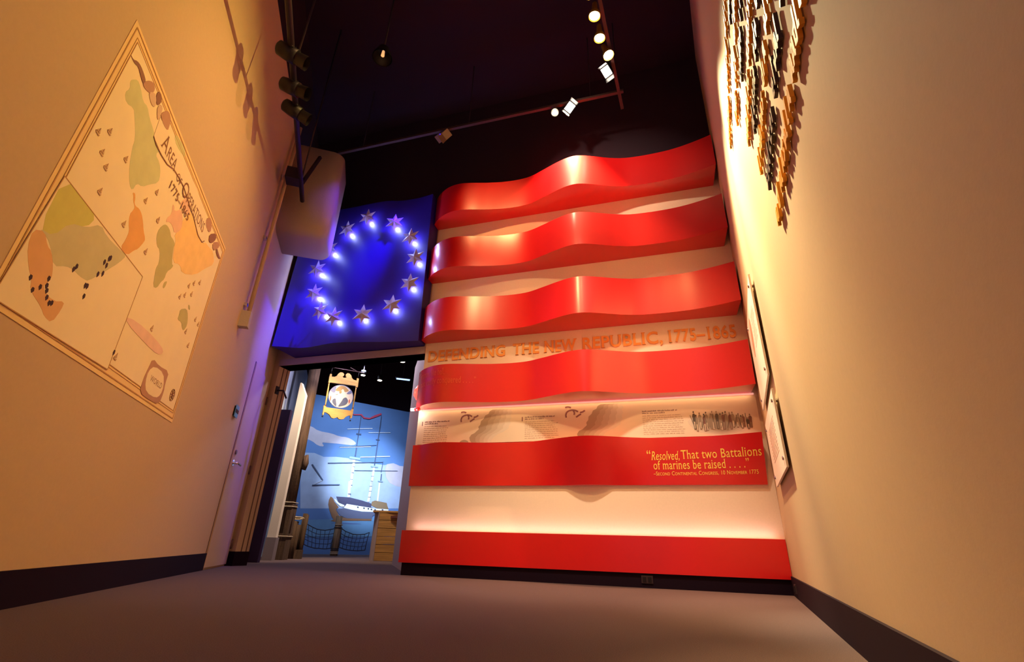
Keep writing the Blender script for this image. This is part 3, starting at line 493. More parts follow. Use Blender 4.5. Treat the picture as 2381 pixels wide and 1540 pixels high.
# small accent lamp under the left end of the fourth stripe
e = thing('accent_lamp', 'tiny glowing lamp under the left end of the stripe with the faded quote', 'lamp', FW(-3.47,.09,1.64))
bm = NB(); tube(bm, [FW(-3.505,.10,1.632), FW(-3.465,.10,1.632)], .015, 14); link('lens', bm, M_lensw, e)
bm = NB(); tube(bm, [FW(-3.462,.10,1.632), FW(-3.40,.10,1.632)], .017, 14); link('housing', bm, M_red, e)
point(FW(-3.44,.13,1.605), 1.2, (1,.75,.6), .01)
e = thing('strip_lamp', 'thin glowing strip lamp running under the back edge of the faded quote stripe', 'lamp', FW(-1.75,.03,1.64))
bm = NB(); bar(bm, FW(-3.40,.012,1.641), FW(-.04,.012,1.641), .018, .012); link('diffuser', bm, mat('strip_glow', (1,.7,.6), .4, emit=(1,.45,.38), estr=.6), e)
e = thing('strip_lamp', 'slim strip lamp along the top edge of the lowest red stripe', 'lamp', FW(-1.75,.015,.405))
bm = NB(); bar(bm, FW(-3.44,.012,.408), FW(-.04,.012,.408), .018, .006); link('diffuser', bm, M_stripe, e)
# outlets in the baseboard
for lab, fr, a0, a1 in [('dark double outlet cover in the baseboard below the flag', FW, -1.167, -1.072), ('dark outlet cover in the right wall baseboard near the corner', RW, .30, .40)]:
    e = thing('wall_outlet', lab, 'outlet', fr(a0,0,.04)); bm = NB(); fbox(bm, fr, a0, a1, .012, .02, .035, .095); fixn(bm); link('cover_plate', bm, mat('outlet_plate', (0.035,0.016,0.022), 0.5), e)
    for k in (0, 1):
        c = a0+(a1-a0)*(.27+.46*k); bm = NB(); fbox(bm, fr, c-.015, c+.015, .02, .024, .045, .085); fixn(bm); link('socket', bm, M_fix, e)
# ------------------------------------------------------------------ map on the left wall
mp = thing('world_map_mural', 'large parchment-coloured world map titled Area of Operations on the left wall', 'map', LW(-3.7,0,1.0))
mcn = D_map_corners
def quadpt(u, v):
    (a, b, c, d) = (mcn[3], mcn[2], mcn[1], mcn[0])  # BL, BR, TR, TL
    return tuple((a[i]*(1-u)+b[i]*u)*(1-v)+(d[i]*(1-u)+c[i]*u)*v for i in (0,1))
bm = NB(); prism(bm, LW, [quadpt(0,0),quadpt(1,0),quadpt(1,1),quadpt(0,1)], 0, .003); fixn(bm); link('sheet_border', bm, M_mborder, mp)
bm = NB(); prism(bm, LW, [quadpt(.035,.052),quadpt(.975,.052),quadpt(.975,.955),quadpt(.035,.955)], .003, .004); fixn(bm); link('sheet', bm, M_paper, mp)
bm = NB()
for u0, v0, u1, v1, wd in [(.012,.018,.992,.985,.006),(.035,.052,.975,.955,.004),(.028,.042,.98,.965,.002)]:
    pline(bm, LW, [quadpt(u0,v0),quadpt(u1,v0),quadpt(u1,v1),quadpt(u0,v1)], wd, .004, .005, closed=True)
pline(bm, LW, D_inset_box, .004, .0066, .0072, closed=True)
fixn(bm); link('border_lines', bm, M_line, mp)
for i, (k, p) in enumerate(D_land):
    bm = NB(); prism(bm, LW, smooth_poly(p), .004, .0045+.0001*i); fixn(bm); link('landmass', bm, pm(k), mp)
bm = NB(); prism(bm, LW, D_inset_box, .004, .0060); fixn(bm); link('inset_sheet', bm, M_paper, mp)
for i, (k, p) in enumerate(D_inset):
    bm = NB(); prism(bm, LW, smooth_poly(p), .006, .0063+.0001*i); fixn(bm); link('inset_region', bm, pm(k), mp)
for c, a, b in D_arrows:
    bm = NB()
    dx, dz = b[0]-a[0], b[1]-a[1]; l = math.hypot(dx, dz); nx, nz = -dz/l*.009, dx/l*.009
    prism(bm, LW, [(a[0],a[1]),(c[0]+nx,c[1]+nz),(b[0]+nx*.6,b[1]+nz*.6),(b[0]-nx*.6,b[1]-nz*.6),(c[0]-nx,c[1]-nz)], .006, .0075)
    fixn(bm); link('arrow_mark', bm, M_inkd, mp)
for (t, z) in D_ships:
    s = .021; bm = NB()
    prism(bm, LW, [(t-s*.9,z-s*.5),(t+s*.7,z-s*.6),(t+s*.5,z-s),(t-s*.7,z-s*.9)], .004, .0068)
    prism(bm, LW, [(t-s*.1,z-s*.4),(t+s*.5,z-s*.3),(t+s*.1,z+s*.9)], .004, .0069); prism(bm, LW, [(t-s*.2,z-s*.4),(t-s*.7,z-s*.3),(t-s*.15,z+s*.5)], .004, .0067)
    fixn(bm); link('ship_mark', bm, mat('ship_ink', (0.58,0.38,0.22), 0.8), mp)
for i, (k, p) in enumerate(D_ribbon):
    bm = NB(); prism(bm, LW, smooth_poly(p), .004, .0065+.0002*i); fixn(bm); link('ribbon', bm, pm(k), mp)
bm = NB(); prism(bm, LW, D_banner, .004, .0064); fixn(bm); link('banner', bm, mat('banner_paper', (0.84,0.69,0.46), 0.8), mp)
bm = NB(); pline(bm, LW, D_banner_line, .006, .0064, .0074); fixn(bm); link('banner_edge', bm, M_ink, mp)
bm = NB()
for s_, a, b, z, h in [('A',-4.065,-3.985,2.262,.10),('REA',-3.98,-3.845,2.262,.075),('OF',-3.80,-3.725,2.250,.05),('O',-3.69,-3.60,2.235,.10),('PERATIONS',-3.595,-3.235,2.238,.075)]:
    add_text(bm, s_, LW, a, b, z, h, .0072); link('map_title', bm, M_ink, mp); bm = NB()
add_text(bm, '1775\u20131865', LW, -3.835, -3.49, 2.155, .055, .0076)
link('map_dates', bm, M_ink, mp)
bm = NB(); prism(bm, LW, smooth_poly(D_cart_out), .004, .0065); prism(bm, LW, smooth_poly(D_cart_in), .004, .0069, 1); fixn(bm); link('cartouche', bm, [pm('mid'), M_paper], mp)
bm = NB(); add_text(bm, 'WORLD', LW, -3.245, -3.055, 1.150, .036, .0072); link('cartouche_lettering', bm, M_ink, mp)
bm = NB(); cc, ct_, cb_, cl_, cr_ = D_compass
rx = abs(cr_[0]-cl_[0])/2; rz = abs(ct_[1]-cb_[1])/2
ring = [(cc[0]+.035*math.cos(2*math.pi*k/20), cc[1]+.04*math.sin(2*math.pi*k/20)) for k in range(20)]
pline(bm, LW, ring, .004, .004, .0068, closed=True)
for k in range(4): seg(bm, LW, (cc[0]-.03*math.cos(k*math.pi/4), cc[1]-.035*math.sin(k*math.pi/4)), (cc[0]+.03*math.cos(k*math.pi/4), cc[1]+.035*math.sin(k*math.pi/4)), .005, .004, .0068)
fixn(bm); link('compass_rose', bm, M_ink, mp)
# ------------------------------------------------------------------ conduit, duct, lighting pipe at the left wall
e = thing('wall_conduit', 'long vertical pale conduit clamped to the left wall left of the duct', 'pipe', LW(-1.86,0.05,2.1))
bm = NB(); tube(bm, [LW(-1.87,.055,2.22), LW(-1.87,.055,4.64)], .020, 14); link('tube', bm, M_wall, e)
bm = NB(); fbox(bm, LW, -1.905, -1.835, 0, .085, 2.10, 2.26); fixn(bm); link('junction_box', bm, M_bulk, e)
for z in (2.33, 3.1, 3.9):
    bm = NB(); fbox(bm, LW, -1.90, -1.84, 0, .03, z-.015, z+.015); fixn(bm); link('clamp', bm, M_chrome, e)
# boxed duct with rounded lower and outer edges
bm = NB(); fbox(bm, LW, -1.62, -.95, .002, .545, 3.42, 4.62); fixn(bm)
es = [e2 for e2 in bm.edges if (abs((e2.verts[0].co-e2.verts[1].co).z) > 1 and min((v.co-LB).dot(LN) for v in e2.verts) > .45) or (max(v.co.z for v in e2.verts) < 3.5 and max((v.co-LB).dot(LN) for v in e2.verts) > .3)]
bmesh.ops.bevel(bm, geom=es, offset=.13, segments=8, affect='EDGES', profile=.5)
o = link('boxed_duct', bm, M_bulk, smooth=False)
for p in o.data.polygons: p.use_smooth = True
tag(o, 'beige boxed duct with rounded lower edge on the left wall beside the star field', 'duct')
# black lighting pipe parallel to the left wall
ZP = 3.75
def po(t): return .23+.053*(-1.7-t)
e = thing('lighting_pipe', 'black pipe hung high along the left wall carrying the dark spotlights', 'pipe', LW(-2.0,.3,ZP))
bm = NB(); tube(bm, [LW(-1.72,po(-1.72),ZP), LW(-6.4,po(-6.4),ZP)], .024, 12); link('pipe', bm, M_pipe, e)
for t in (-2.05, -3.45, -4.4):
    bm = NB(); tube(bm, [LW(t,po(t),ZP+.02), LW(t,po(t),6.2)], .008, 8); link('hanger_rod', bm, M_pipe, e)
bm = NB(); fbox(bm, LW, -2.12, -1.98, .10, .24, ZP-.02, ZP+.12); fixn(bm); link('clamp_box', bm, M_pipe, e)
bm = NB(); bar(bm, LW(-2.0,.25,ZP+.02), LW(-1.85,.33,ZP+.55), .03, .03); link('brace', bm, M_pipe, e)
def dark_spot(t, lab, ang):
    base = LW(t, po(t), ZP)
    e = thing('stage_spotlight', lab, 'spotlight', base, 'dark spotlights on the lighting pipe')
    ax = (LN*math.cos(ang)+V(0,0,1)*-.35+LU*math.sin(ang)).normalized()
    c = base + V(0,0,-.03) + ax*.01
    bm = NB(); tube(bm, [c-ax*.12, c-ax*.105, c-ax*.04, c+ax*.04], [.035,.055,.062,.062], 18); link('housing', bm, M_fix, e, smooth=False)
    bm = NB(); tube(bm, [c+ax*.045, c+ax*.12], [.05,.058], 18, cap=False); tube(bm, [c+ax*.12, c+ax*.045], [.055,.048], 18, cap=False); link('barrel_snoot', bm, mat('snoot', (0.012,0.008,0.007), 0.5, metal=0.2), e)
    bm = NB(); tube(bm, [base+V(0,0,.03), base+V(0,0,.0)+ax.cross(V(0,0,1)).normalized()*.072, c+ax.cross(V(0,0,1)).normalized()*.072], .008, 8); tube(bm, [base+V(0,0,.03), base-ax.cross(V(0,0,1)).normalized()*.072, c-ax.cross(V(0,0,1)).normalized()*.072], .008, 8); link('yoke', bm, M_fix, e)
    bm = NB(); fbox(bm, LW, t-.03, t+.03, po(t)-.03, po(t)+.03, ZP-.035, ZP+.035); fixn(bm); link('clamp', bm, M_fix, e)
dark_spot(-3.62, 'dark spotlight highest in view on the black pipe along the left wall', .1)
dark_spot(-3.30, 'dark spotlight in the middle of the three on the black pipe', -.1)
dark_spot(-3.05, 'dark spotlight lowest in view of the three on the black pipe', .2)
c = LW(-3.30,.95,4.35)
e = thing('ceiling_downlight', 'dim round downlight glinting in the black ceiling right of the dark spotlights', 'downlight', c)
bm = NB(); tube(bm, [c+V(0,0,.12), c], [.05,.09], 20, cap=False); tube(bm, [c+V(0,0,.001), c+V(0,0,.119)], [.083,.045], 20, cap=False); link('shade', bm, M_fix, e)
bm = NB(); tube(bm, [c+V(0,0,.09), c+V(0,0,.03)], [.012,.016], 12); link('bulb', bm, mat('bulb_dim', (1,.6,.3), .4, emit=(1,.5,.2), estr=.9), e)
bm = NB(); tube(bm, [c+V(0,0,.12), V(c.x,c.y,6.2)], .008, 8); link('stem', bm, M_fix, e)
# ------------------------------------------------------------------ ceiling track and lamps
e = thing('lighting_track', 'long thin lighting track under the black ceiling along the flag wall', 'track', (0,4.4,5.1))
dirF = U; p0 = V(-2.45,5.04,5.13); p1 = V(1.20,3.92,5.13)
bm = NB(); bar(bm, p0, p1, .035, .03); link('rail', bm, M_track, e)
for k in (.1,.5,.9):
    p = p0.lerp(p1, k); bm = NB(); tube(bm, [p, V(p.x,p.y,6.2)], .006, 6); link('hanger_rod', bm, M_black, e)
e = thing('lighting_track', 'short lighting track running away from the flag above the gold can lamps', 'track', (0.9,3.4,5.1))
bm = NB(); bar(bm, V(.60,2.55,5.13), V(1.24,4.16,5.13), .035, .03); link('rail', bm, M_track, e)
for k in (.3,.8):
    p = V(.60,2.55,5.13).lerp(V(1.24,4.16,5.13), k); bm = NB(); tube(bm, [p, V(p.x,p.y,6.2)], .006, 6); link('hanger_rod', bm, M_black, e)
def can(pos, tgt, lab, body, lens, r=.058, square=False, name='can_lamp'):
    e = thing(name, lab, 'track lamp', pos, 'lamps on the ceiling tracks')
    ax = (Vector(tgt)-pos).normalized(); c = pos - ax*.02
    bm = NB()
    if square:
        s = ax.orthogonal().normalized(); t = s.cross(ax)
        box8(bm, lambda i,j,k: c + ax*(-.10,0)[i] + s*(-.06,.06)[j] + t*(-.05,.05)[k]); fixn(bm); link('housing', bm, body, e)
        bm = NB(); box8(bm, lambda i,j,k: c + ax*(0.001,.006)[i] + s*(-.05,.05)[j] + t*(-.042,.042)[k]); fixn(bm); link('lens', bm, lens, e)
        bm = NB()
        for sg in (-1, 1): box8(bm, lambda i,j,k: c + ax*(0,.07)[i] + s*((.06,.064)[j]*sg) + t*(-.05,.05)[k] + s*sg*(.03 if i else 0))
        fixn(bm); link('barn_door', bm, body, e)
    else:
        tube(bm, [c-ax*.17, c-ax*.16, c-ax*.08, c-ax*.03, c], [.018,.024,.030,r*.85,r], 20, cap=True); link('housing', bm, body, e)
        bm = NB(); tube(bm, [c+ax*.001, c+ax*.004], r*.88, 20); link('lens', bm, lens, e)
        bm = NB(); tube(bm, [c-ax*.004, c+ax*.014], [r*1.03,r*1.03], 20, cap=False); tube(bm, [c+ax*.014, c-ax*.004], [r*.98,r*.98], 20, cap=False); link('rim', bm, body, e)
    bm = NB(); tube(bm, [c-ax*.13, V(pos.x,pos.y,5.12)-ax*.02, ], .008, 8); link('stem', bm, M_fix, e)
CL = ['gold can lamp cut by the top edge of the view','gold can lamp with a bright face, second from the top of the row','gold can lamp, third from the top of the row','white-faced can lamp tilted to the right at the end of the gold row','blazing square-faced lamp below the row of gold can lamps']
for i, p in enumerate(CAN):
    tg = [p+V(-.15,.05,-1), p+V(-.05,.1,-1), p+V(0,.1,-1), p+V(.3,-.1,-1), p+V(-.25,-.5,-1)][i]
    can(p+V(0,0,.045), tg, CL[i], M_gold if i < 3 else M_fix if i == 4 else M_gold, M_lens if i < 3 else M_lensw, square=(i == 4), name='can_lamp' if i < 4 else 'flood_lamp')
can(TRK[0]+V(0,0,.04), TRK[0]+V(-.1,-1.1,-1), 'blazing square lamp on the long track left of the track corner', M_fix, M_lensw, square=True, name='flood_lamp')
can(TRK[1]+V(0,0,.04), TRK[1]+V(-.1,-1.0,-1), 'round lamp showing three bright spots on the long track beside the square one', M_fix, mat('lens_dim', (.3,.25,.2), .3, emit=(1,.85,.65), estr=.6), r=.05, name='reflector_lamp')
e = C.objects[-1]
ax = V(-.1,-1.0,-1).normalized(); s = ax.orthogonal().normalized(); t = s.cross(ax); par = [o for o in C.objects if o.name.startswith('reflector_lamp')][0]
for k in range(3):
    c = TRK[1]+V(0,0,.04)-ax*.02+ax*.006 + (s*math.cos(k*2.094+.5)+t*math.sin(k*2.094+.5))*.022
    bm = NB(); tube(bm, [c, c+ax*.006], .013, 12); link('bulb', bm, M_lensw, par)
can(TRK[2]+V(0,0,.04), TRK[2]+V(-.8,.25,-.7), 'dark flood lamp with a blue filter alone at the left part of the long track', mat('flood_body', (.22,.16,.10), .4, metal=.3), mat('blue_gel', (.05,.03,.8), .4, emit=(.05,.02,1), estr=1.5), square=True, name='flood_lamp')
# ------------------------------------------------------------------ raised lettering on the right wall
M_lb = mat('letter_black', (0.045,0.025,0.018), 0.5); M_lg = mat('letter_gold', (0.85,0.42,0.015), 0.5)
G = [[(0,.0),(0.1,.55),(.35,.6),(.55,.45),(.5,0)], [(.5,.5),(.2,.6),(0,.3),(.2,0),(.55,.1)], [(0,0),(.15,.6),(.2,.2),(.45,.6),(.5,.1),(.7,0)], [(.1,1),(.0,.1),(.3,0)], [(0,.3),(.5,.35),(.4,.6),(.1,.55),(.05,.1),(.5,.05)],
     [(.45,.9),(.2,.95),(.15,0)], [(0,.5),(.2,.0),(.45,.5),(.55,.1)], [(.5,.6),(.1,.5),(.45,.2),(.05,0)], [(.05,0),(.1,.6)], [(.5,1),(.45,0),(.1,.1),(.05,.5),(.4,.55)]]
rows = [(1.92,2.86,1),(2.98,2.695,0),(2.47,2.525,1),(2.92,2.36,0),(2.70,2.155,1),(2.94,2.01,0),(2.86,1.84,1),(2.96,1.675,0),(2.99,1.475,1)]
rn = ['topmost, shortest-starting gold','topmost dark','second gold','second dark','third gold, beginning nearer the corner','third dark','fourth gold','lowest dark','lowest gold']
for ri, (a0, z, gold) in enumerate(rows):
    rr = random.Random(20+ri); a = a0; h = .088
    e = thing('lettering_line', rn[ri] + ' line of raised script letters high on the right wall', 'lettering', RW(a0,0,z), 'raised letter lines on the right wall')
    while a < 4.7:
        bm = NB()
        for _ in range(rr.randint(3, 8)):
            g = rr.choice(G); wd = .062; sl = .2
            pts = [(a+p[0]*wd+p[1]*h*sl, z+p[1]*h) for p in g]
            pline(bm, RW, pts, .015, .004, .016)
            for p in pts[1:-1]: prism(bm, RW, [(p[0]+.0085*math.cos(q*math.pi/3), p[1]+.0085*math.sin(q*math.pi/3)) for q in range(6)], .004, .0162)
            a += .054
        a += .05
        fixn(bm); link('raised_word', bm, M_lg if gold else M_lb, e)
# glass-mounted text panels low on the right wall
def glass_panel(a0, a1, z0, z1, lab, kind):
    e = thing('acrylic_panel', lab, 'display panel', RW(a0,0,z0), 'acrylic panels on the right wall')
    bm = NB(); fbox(bm, RW, a0, a1, .016, .028, z0, z1); fixn(bm); link('sheet', bm, mat('acrylic_sheet', (0.86,0.78,0.68), 0.5), e)
    for a in (a0+.07, a1-.07):
        for z in (z0+.06, z1-.06):
            bm = NB(); tube(bm, [RW(a,0,z), RW(a,.036,z)], .012, 14); link('standoff_bolt', bm, M_chrome, e)
    bm = NB(); rr = random.Random(kind)
    if kind == 1:
        for k in range(11):
            z = z1-.11-.022*k; x = a0+.25
            while x < a1-.28: 
                l = rr.uniform(.03,.08); seg(bm, RW, (x,z), (min(x+l,a1-.26),z), .008, .028, .0286); x += l+.015
    else:
        prism(bm, RW, smooth_poly([(a0+.25,z0+.32),(a0+.4,z0+.45),(a0+.42,z0+.6),(a0+.3,z0+.68),(a0+.2,z0+.5)]), .028, .0286)
        for k in range(9):
            seg(bm, RW, (a0+.52,z1-.15-.03*k), (a1-.1-rr.random()*.1,z1-.15-.03*k), .008, .028, .0286)
    fixn(bm); link('printing', bm, mat('panel_print', (0.55,0.30,0.20), 0.7), e)
glass_panel(.62, 1.55, 1.33, 2.06, 'upper acrylic text panel on standoffs, washed out by light on the right wall', 2)
glass_panel(.56, 1.60, .755, 1.225, 'lower acrylic text panel on standoffs with brown text, right of the flag quote', 1)
# ------------------------------------------------------------------ beyond the doorway
c = V(-1.20,6.25,2.13)
e = thing('red_wall_light', 'small glowing red light high on the passage wall left of the flag', 'wall light', c)
pr = V(-0.967,-0.255,0)
bm = NB(); tube(bm, [c, c+pr*.05, c+pr*.09], [.11,.10,.04], 20); 
for v in bm.verts: v.co.z = c.z+(v.co.z-c.z)*1.0
link('lens_cover', bm, mat('red_lens', (0.9,0.1,0.08), 0.3, emit=(1,0.10,0.07), estr=1.6), e)
bm = NB(); tube(bm, [c-pr*.02, c+pr*.012], .13, 20); link('base', bm, M_cream, e)
point(c+pr*.2, 2.0, (1,.08,.05), .03)
# dark open leaf and cream wall end
bm = NB(); wbox(bm, -3.44, -3.155, 6.83, 6.90, 0, 1.99); fixn(bm); o = link('dark_partition', bm, M_dark); tag(o, 'tall narrow dark purple partition standing just inside the doorway on the left', 'partition')
e = thing('cream_post', 'tall cream-faced post behind the dark partition beside the mast', 'post', (-3.35,7.6,0))
bm = NB(); wbox(bm, -3.425, -3.30, 7.545, 7.62, .30, 2.42); prism(bm, lambda a,d,z: V(a,d,z), [(-3.425,2.42),(-3.30,2.42),(-3.405,2.62),(-3.425,2.62)], 7.62, 7.545); fixn(bm); link('shaft', bm, M_cream, e)
bm = NB(); wbox(bm, -3.43, -3.285, 7.53, 7.635, 0, .30); fixn(bm); link('plinth', bm, mat('plinth_grey', (0.22,0.18,0.20), 0.8), e)
e = thing('door_bracket', 'small dark metal arm bracket on the left jamb of the doorway at the partition top', 'bracket', FW(-5.52,-.1,1.95))
bm = NB(); tube(bm, [FW(-5.538,-.05,2.02), FW(-5.46,-.08,2.02), FW(-5.44,-.13,1.93)], .011, 8); link('arm', bm, M_fix, e)
bm = NB(); fbox(bm, FW, -5.54, -5.53, -.08, -.02, 1.97, 2.07); fixn(bm); link('mounting_plate', bm, M_fix, e)
# mast with rope lashings
e = thing('ship_mast', 'tall dark round timber mast rising left of the hanging tavern sign', 'mast', (-3.36,7.92,0))
bm = NB(); tube(bm, [V(-3.36,7.92,.35), V(-3.38,7.92,1.7), V(-3.40,7.92,3.5)], [.098,.094,.09], 18); link('spar', bm, M_timber, e)
bm = NB(); wbox(bm, -3.465, -3.262, 7.82, 8.02, 0, .36); wbox(bm, -3.458, -3.268, 7.827, 8.013, .36, .78); fixn(bm); link('foot_casing', bm, M_timber, e)
for z, w_ in ((.32,.112),(.74,.103),(.80,.100)):
    bm = NB(); tube(bm, [V(-3.364-w_*.98,7.92-w_*.98,z), V(-3.364+w_*.98,7.92-w_*.98,z), V(-3.364+w_*.98,7.92+w_*.98,z), V(-3.364-w_*.98,7.92+w_*.98,z), V(-3.364-w_*.98,7.92-w_*.98,z)], .007, 8); link('lashing', bm, M_rope, e)
bm = NB(); tube(bm, [V(-3.26,7.90,1.50), V(-3.235,7.90,1.52), V(-3.225,7.90,1.40), V(-3.245,7.90,1.30), V(-3.26,7.9,1.31)], [.012,.03,.045,.04,.015], 12); link('block', bm, M_timber, e)
# bundle of pilings with rope coil
e = thing('dock_pilings', 'cluster of short weathered dock pilings capped with rope at the foot of the mast', 'pilings', (-3.42,8.5,0))
for x, y, r, h in [(-3.50,8.50,.062,.56),(-3.425,8.43,.058,.55),(-3.57,8.60,.06,.58),(-3.355,8.62,.04,.68),(-3.315,8.58,.038,.66),(-3.365,8.45,.035,.50),(-3.47,8.38,.035,.50)]:
    bm = NB(); tube(bm, [V(x,y,0), V(x,y,h*.5), V(x+.004,y,h)], [r,r*.97,r*.95], 12); link('piling', bm, M_timber, e)
bm = NB(); tube(bm, [V(-3.53,8.44,.58), V(-3.535,8.44,.66), V(-3.53,8.44,.74)], [.014,.026,.014], 10); link('belaying_pin', bm, mat('pin_wood', (.12,.04,.025), .5), e)
bm = NB(); wbox(bm, -3.34, -3.24, 8.42, 8.52, 0, .13); fixn(bm); link('block', bm, M_timber, e)
bm = NB(); pts = []
for k in range(90):
    a = k*.42; pts.append(V(-3.45+(.085+.035*math.sin(k*.13))*math.cos(a)*1.25, 8.45+(.07)*math.sin(a), .585+.012*math.sin(k*.9)+.0003*k))
tube(bm, pts, .0095, 6); o = link('rope_coil', bm, M_rope); tag(o, 'loose coil of pale rope on top of the dock pilings', 'rope')
bm = NB(); pts = [V(-3.36,8.34,.50)]
for k in range(24): pts.append(V(-3.36+.004*k, 8.34-.003*k, .50-.02*k+.01*math.sin(k*1.3)))
for k in range(40): pts.append(V(-3.28+.0125*k+.03*math.sin(k*.9), 8.27+.03*math.cos(k*.9)+.002*k, .012))
tube(bm, pts, .008, 6); o = link('trailing_rope', bm, M_rope); tag(o, 'pale rope end trailing over the floor beside the dock pilings', 'rope')
# rope-wrapped mooring post and nets
e = thing('mooring_post', 'round mooring post with rope bands standing between the two nets', 'post', (-3.43,10.66,0))
bm = NB(); tube(bm, [V(-3.43,10.66,0), V(-3.43,10.66,.4), V(-3.44,10.66,.74)], [.072,.068,.062], 18); link('shaft', bm, M_post, e)
for z in (.04,.065,.10,.13,.52,.575):
    bm = NB(); tube(bm, [V(-3.43+.074*math.cos(a), 10.66+.074*math.sin(a), z) for a in [2*math.pi*k/20 for k in range(21)]], .009, 6); link('rope_band', bm, M_rope if z < .1 or z > .55 else M_net, e)
def net(lab, tl, tr, bl, br, nx, nz, sag):
    e = thing('rope_net', lab, 'net', bl, 'knotted nets by the mooring post')
    tl, tr, bl, br = map(Vector, (tl, tr, bl, br)); P = {}; rr = random.Random(int(abs(tl.x)*100))
    for i in range(nx+1):
        for k in range(nz+1):
            u, v = i/nx, k/nz; p = (bl.lerp(br, u)).lerp(tl.lerp(tr, u), v)
            p = p + V(0,0,-sag*4*u*(1-u)*(.45+.55*v)) + V(rr.uniform(-.008,.008), rr.uniform(-.006,.006), rr.uniform(-.006,.006)); P[i,k] = p
    bm = NB()
    for i in range(nx+1): tube(bm, [P[i,k] for k in range(nz+1)], .0055 if 0 < i < nx else .008, 6)
    for k in range(nz+1): tube(bm, [P[i,k] for i in range(nx+1)], .0055 if 0 < k < nz else .009, 6)
    link('mesh_ropes', bm, M_net, e)
net('knotted dark rope net left of the mooring post', (-4.06,10.45,.60), (-3.49,10.64,.50), (-3.99,10.47,.19), (-3.51,10.64,.13), 7, 4, .075)
net('knotted dark rope net right of the mooring post', (-3.36,10.68,.50), (-2.83,10.84,.45), (-3.36,10.69,.16), (-2.87,10.83,.115), 7, 4, .075)
# slatted timber crate wall
e = thing('slatted_crate', 'tall box of yellow-brown planks at the right of the doorway opening', 'crate', (-2.0,8.8,0))
bm = NB(); v = [V(-2.125,8.645,0), V(-1.77,8.72,0)]; dz = .74/6
for k in range(6):
    box8(bm, lambda i,j,kk: v[i] + V(-.2,.97,0)*(.02*(k%2)*.12 if j == 0 else .5) + V(0,0,(k*dz+.004,(k+1)*dz-.003)[kk]))
fixn(bm); link('plank_front', bm, M_crate, e)
bm = NB(); a, b = V(-2.23,8.75,0), V(-2.128,8.643,0); box8(bm, lambda i,j,k: (a,b)[i] + V(.02,.45,0)*j + V(0,0,(0,.765)[k])); fixn(bm); link('side_board', bm, M_crateg, e)
bm = NB(); fbox(bm, lambda a,d,z: V(a,d,z), -1.94, -1.74, 8.665, 8.70, .655, .69); fixn(bm); link('name_strip', bm, mat('strip_dark', (.12,.03,.02), .6), e)
bm = NB(); box8(bm, lambda i,j,k: (V(-2.24,8.64,0), V(-1.76,8.70,0))[i] + V(-.1,.5,0)*j + V(0,0,(.742,.768)[k])); fixn(bm); link('lid', bm, M_crate, e)
# hanging tavern sign
e = thing('sign_bracket', 'thin iron arm reaching right from the mast to carry the tavern sign', 'bracket', SG(-.3,0,.4))
bm = NB(); tube(bm, [SG(D_sg_rod[0][0],0,D_sg_rod[0][1]), SG(D_sg_rod[1][0],0,D_sg_rod[1][1])], .007, 8); link('arm', bm, M_track, e)
bm = NB(); tube(bm, [SG(D_sg_brace[0][0],0,D_sg_brace[0][1])+SN*-.0, SG(D_sg_brace[1][0],0,D_sg_brace[1][1])], .006, 8); link('brace', bm, M_track, e)
e = thing('tavern_sign', 'hanging gold wooden tavern sign with scrolled boards and a round painted emblem', 'sign', SG(0,0,0))
bm = NB(); prism(bm, SG, D_sg_top, -.018, .018); fixn(bm); link('scrolled_top_board', bm, M_signw, e)
bm = NB(); prism(bm, SG, D_sg_bot, -.018, .018); fixn(bm); link('scalloped_bottom_board', bm, M_signw, e)
for a, b in D_sg_posts:
    bm = NB(); pa, pb = SG(a[0],0,a[1]), SG(b[0],0,b[1]); tube(bm, [pa.lerp(pb,k/8) for k in range(9)], [.012,.009,.012,.013,.014,.013,.012,.009,.012], 12); link('turned_post', bm, M_signw, e)
dc, dx_, dz_ = D_sg_disc; R1 = math.hypot(dx_[0]-dc[0], dx_[1]-dc[1]); R2 = math.hypot(dz_[0]-dc[0], dz_[1]-dc[1])
bm = NB(); ring = [(dc[0]+R1*math.cos(2*math.pi*k/40), dc[1]+R2*math.sin(2*math.pi*k/40)) for k in range(40)]
prism(bm, SG, ring, -.012, .012); fixn(bm); em = link('round_emblem', bm, mat('emblem_cream', (0.60,0.53,0.42), .6), e)
ac = {'gold': (0.34,0.20,0.06), 'blue': (0.13,0.15,0.26), 'coat': (0.06,0.075,0.13), 'red': (0.45,0.08,0.04)}; kk = list(ac)
bm = NB()
for i, (k, p) in enumerate(D_sg_art): prism(bm, SG, smooth_poly(p), .012, .0135+.0003*i, kk.index(k))
pline(bm, SG, ring, .008, .011, .0138, 1, closed=True)
fixn(bm); link('painted_figure', bm, [mat('emblem_'+k, ac[k], .6) for k in kk], em)
for a, b in D_sg_hang:
    bm = NB(); tube(bm, [SG(a[0],0,a[1]), SG(b[0],0,b[1])], .005, 6); link('hanger_chain', bm, M_fix, e)
for p in D_sg_fin:
    bm = NB(); bmesh.ops.create_uvsphere(bm, u_segments=12, v_segments=8, radius=.014, matrix=Matrix.Translation(SG(p[0],0,p[1]))); link('finial', bm, M_fix, e, smooth=True)
tx = D_sg_txt
bm = NB(); add_text(bm, 'TUN', SG, tx[0][0], tx[1][0], tx[0][1], abs(tx[2][1]-tx[0][1])*.8, .0185, slope=-.1)
add_text(bm, 'TAVERN', SG, tx[3][0], tx[4][0], tx[3][1], abs(tx[5][1]-tx[3][1])*.8, .0185, slope=-.1)
link('carved_lettering', bm, mat('carved', (0.42,0.24,0.07), .7), e)
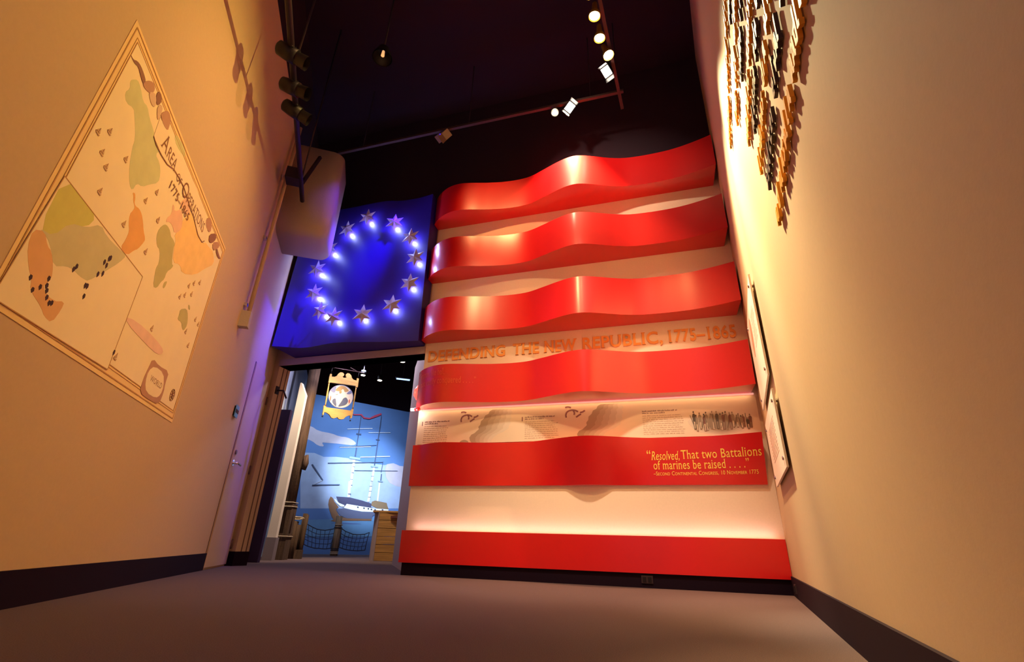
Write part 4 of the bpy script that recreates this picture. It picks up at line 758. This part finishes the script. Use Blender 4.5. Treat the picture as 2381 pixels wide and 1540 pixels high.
# lamps in the dark ceiling beyond
for i, (x, y, z, lab) in enumerate([(-2.456,7.614,3.016,'bright ceiling lamp beyond the doorway nearest the lintel'),(-3.064,9.519,3.364,'ceiling lamp just right of the tavern sign top'),(-2.731,9.62,3.296,'lower right ceiling lamp beyond the doorway'),(-1.86,7.75,3.05,'long bright ceiling lamp next to the red light')]):
    p = V(x,y,z+.05); e = thing('room_downlight', lab, 'downlight', p, 'ceiling lamps of the room beyond')
    bm = NB(); tube(bm, [p+V(0,0,.12), p+V(0,0,.02)], .05, 16); link('housing', bm, M_fix, e)
    bm = NB(); tube(bm, [p+V(0,0,.018), p+V(0,0,.012)], .042, 16); link('lens', bm, M_lensw, e)
    bm = NB(); tube(bm, [p+V(0,0,.12), V(x,y,6.2)], .008, 6); link('stem', bm, M_fix, e)
p = V(-2.05,8.763,3.13); e = thing('strip_light', 'bluish strip of light on the dark ceiling beyond the doorway', 'lamp', p)
bm = NB(); bar(bm, p+V(-.12,-.02,0), p+V(.12,.05,0), .03, .02); link('tube', bm, mat('blue_glow', (.3,.5,1), .4, emit=(.35,.55,1), estr=2.2), e)
bm = NB(); bar(bm, p+V(-.14,-.025,.02), p+V(.14,.055,.02), .05, .02); link('housing', bm, M_fix, e)
bm = NB(); tube(bm, [p+V(0,0,.03), V(p.x,p.y,6.2)], .008, 6); link('stem', bm, M_fix, e)

# ------------------------------------------------------------------ give every object its own local frame
def walk(o):
    for c in o.children:
        yield c
        yield from walk(c)
def best_angle(pts):
    """turn about z whose bounding rectangle of the points is smallest"""
    P = np.array([(p.x, p.y) for p in pts]); b = None
    for a in (0.0, -0.30340, -0.27590, 0.42836, 0.63120, 0.57595):
        for q in (a, -a):
            c, s_ = math.cos(q), math.sin(q); X = P[:,0]*c+P[:,1]*s_; Y = -P[:,0]*s_+P[:,1]*c
            A = (np.ptp(X)+1e-3)*(np.ptp(Y)+1e-3)
            if b is None or A < b[0]*0.98: b = (A, q)
    return b[1]
for o in [x for x in C.objects if x.parent is None and x.type in ('MESH','EMPTY')]:
    fam = ([o] if o.type == 'MESH' else []) + [c for c in walk(o) if c.type == 'MESH']
    pts = [v.co for q in fam for v in q.data.vertices]
    if not pts: continue
    a = best_angle(pts); R = Matrix.Rotation(a, 4, 'Z')
    L = [R.inverted() @ p for p in pts]
    base = R @ Vector((sum(p[0] for p in (min(L, key=lambda v: v[0]), max(L, key=lambda v: v[0])))/2, sum(p[1] for p in (min(L, key=lambda v: v[1]), max(L, key=lambda v: v[1])))/2, min(p[2] for p in L)))
    Mx = Matrix.Translation(base) @ R; Mi = Mx.inverted()
    for q in fam: q.data.transform(Mi)
    for q in walk(o): q.matrix_basis = Matrix.Identity(4); q.matrix_parent_inverse = Matrix.Identity(4)
    o.matrix_basis = Mx
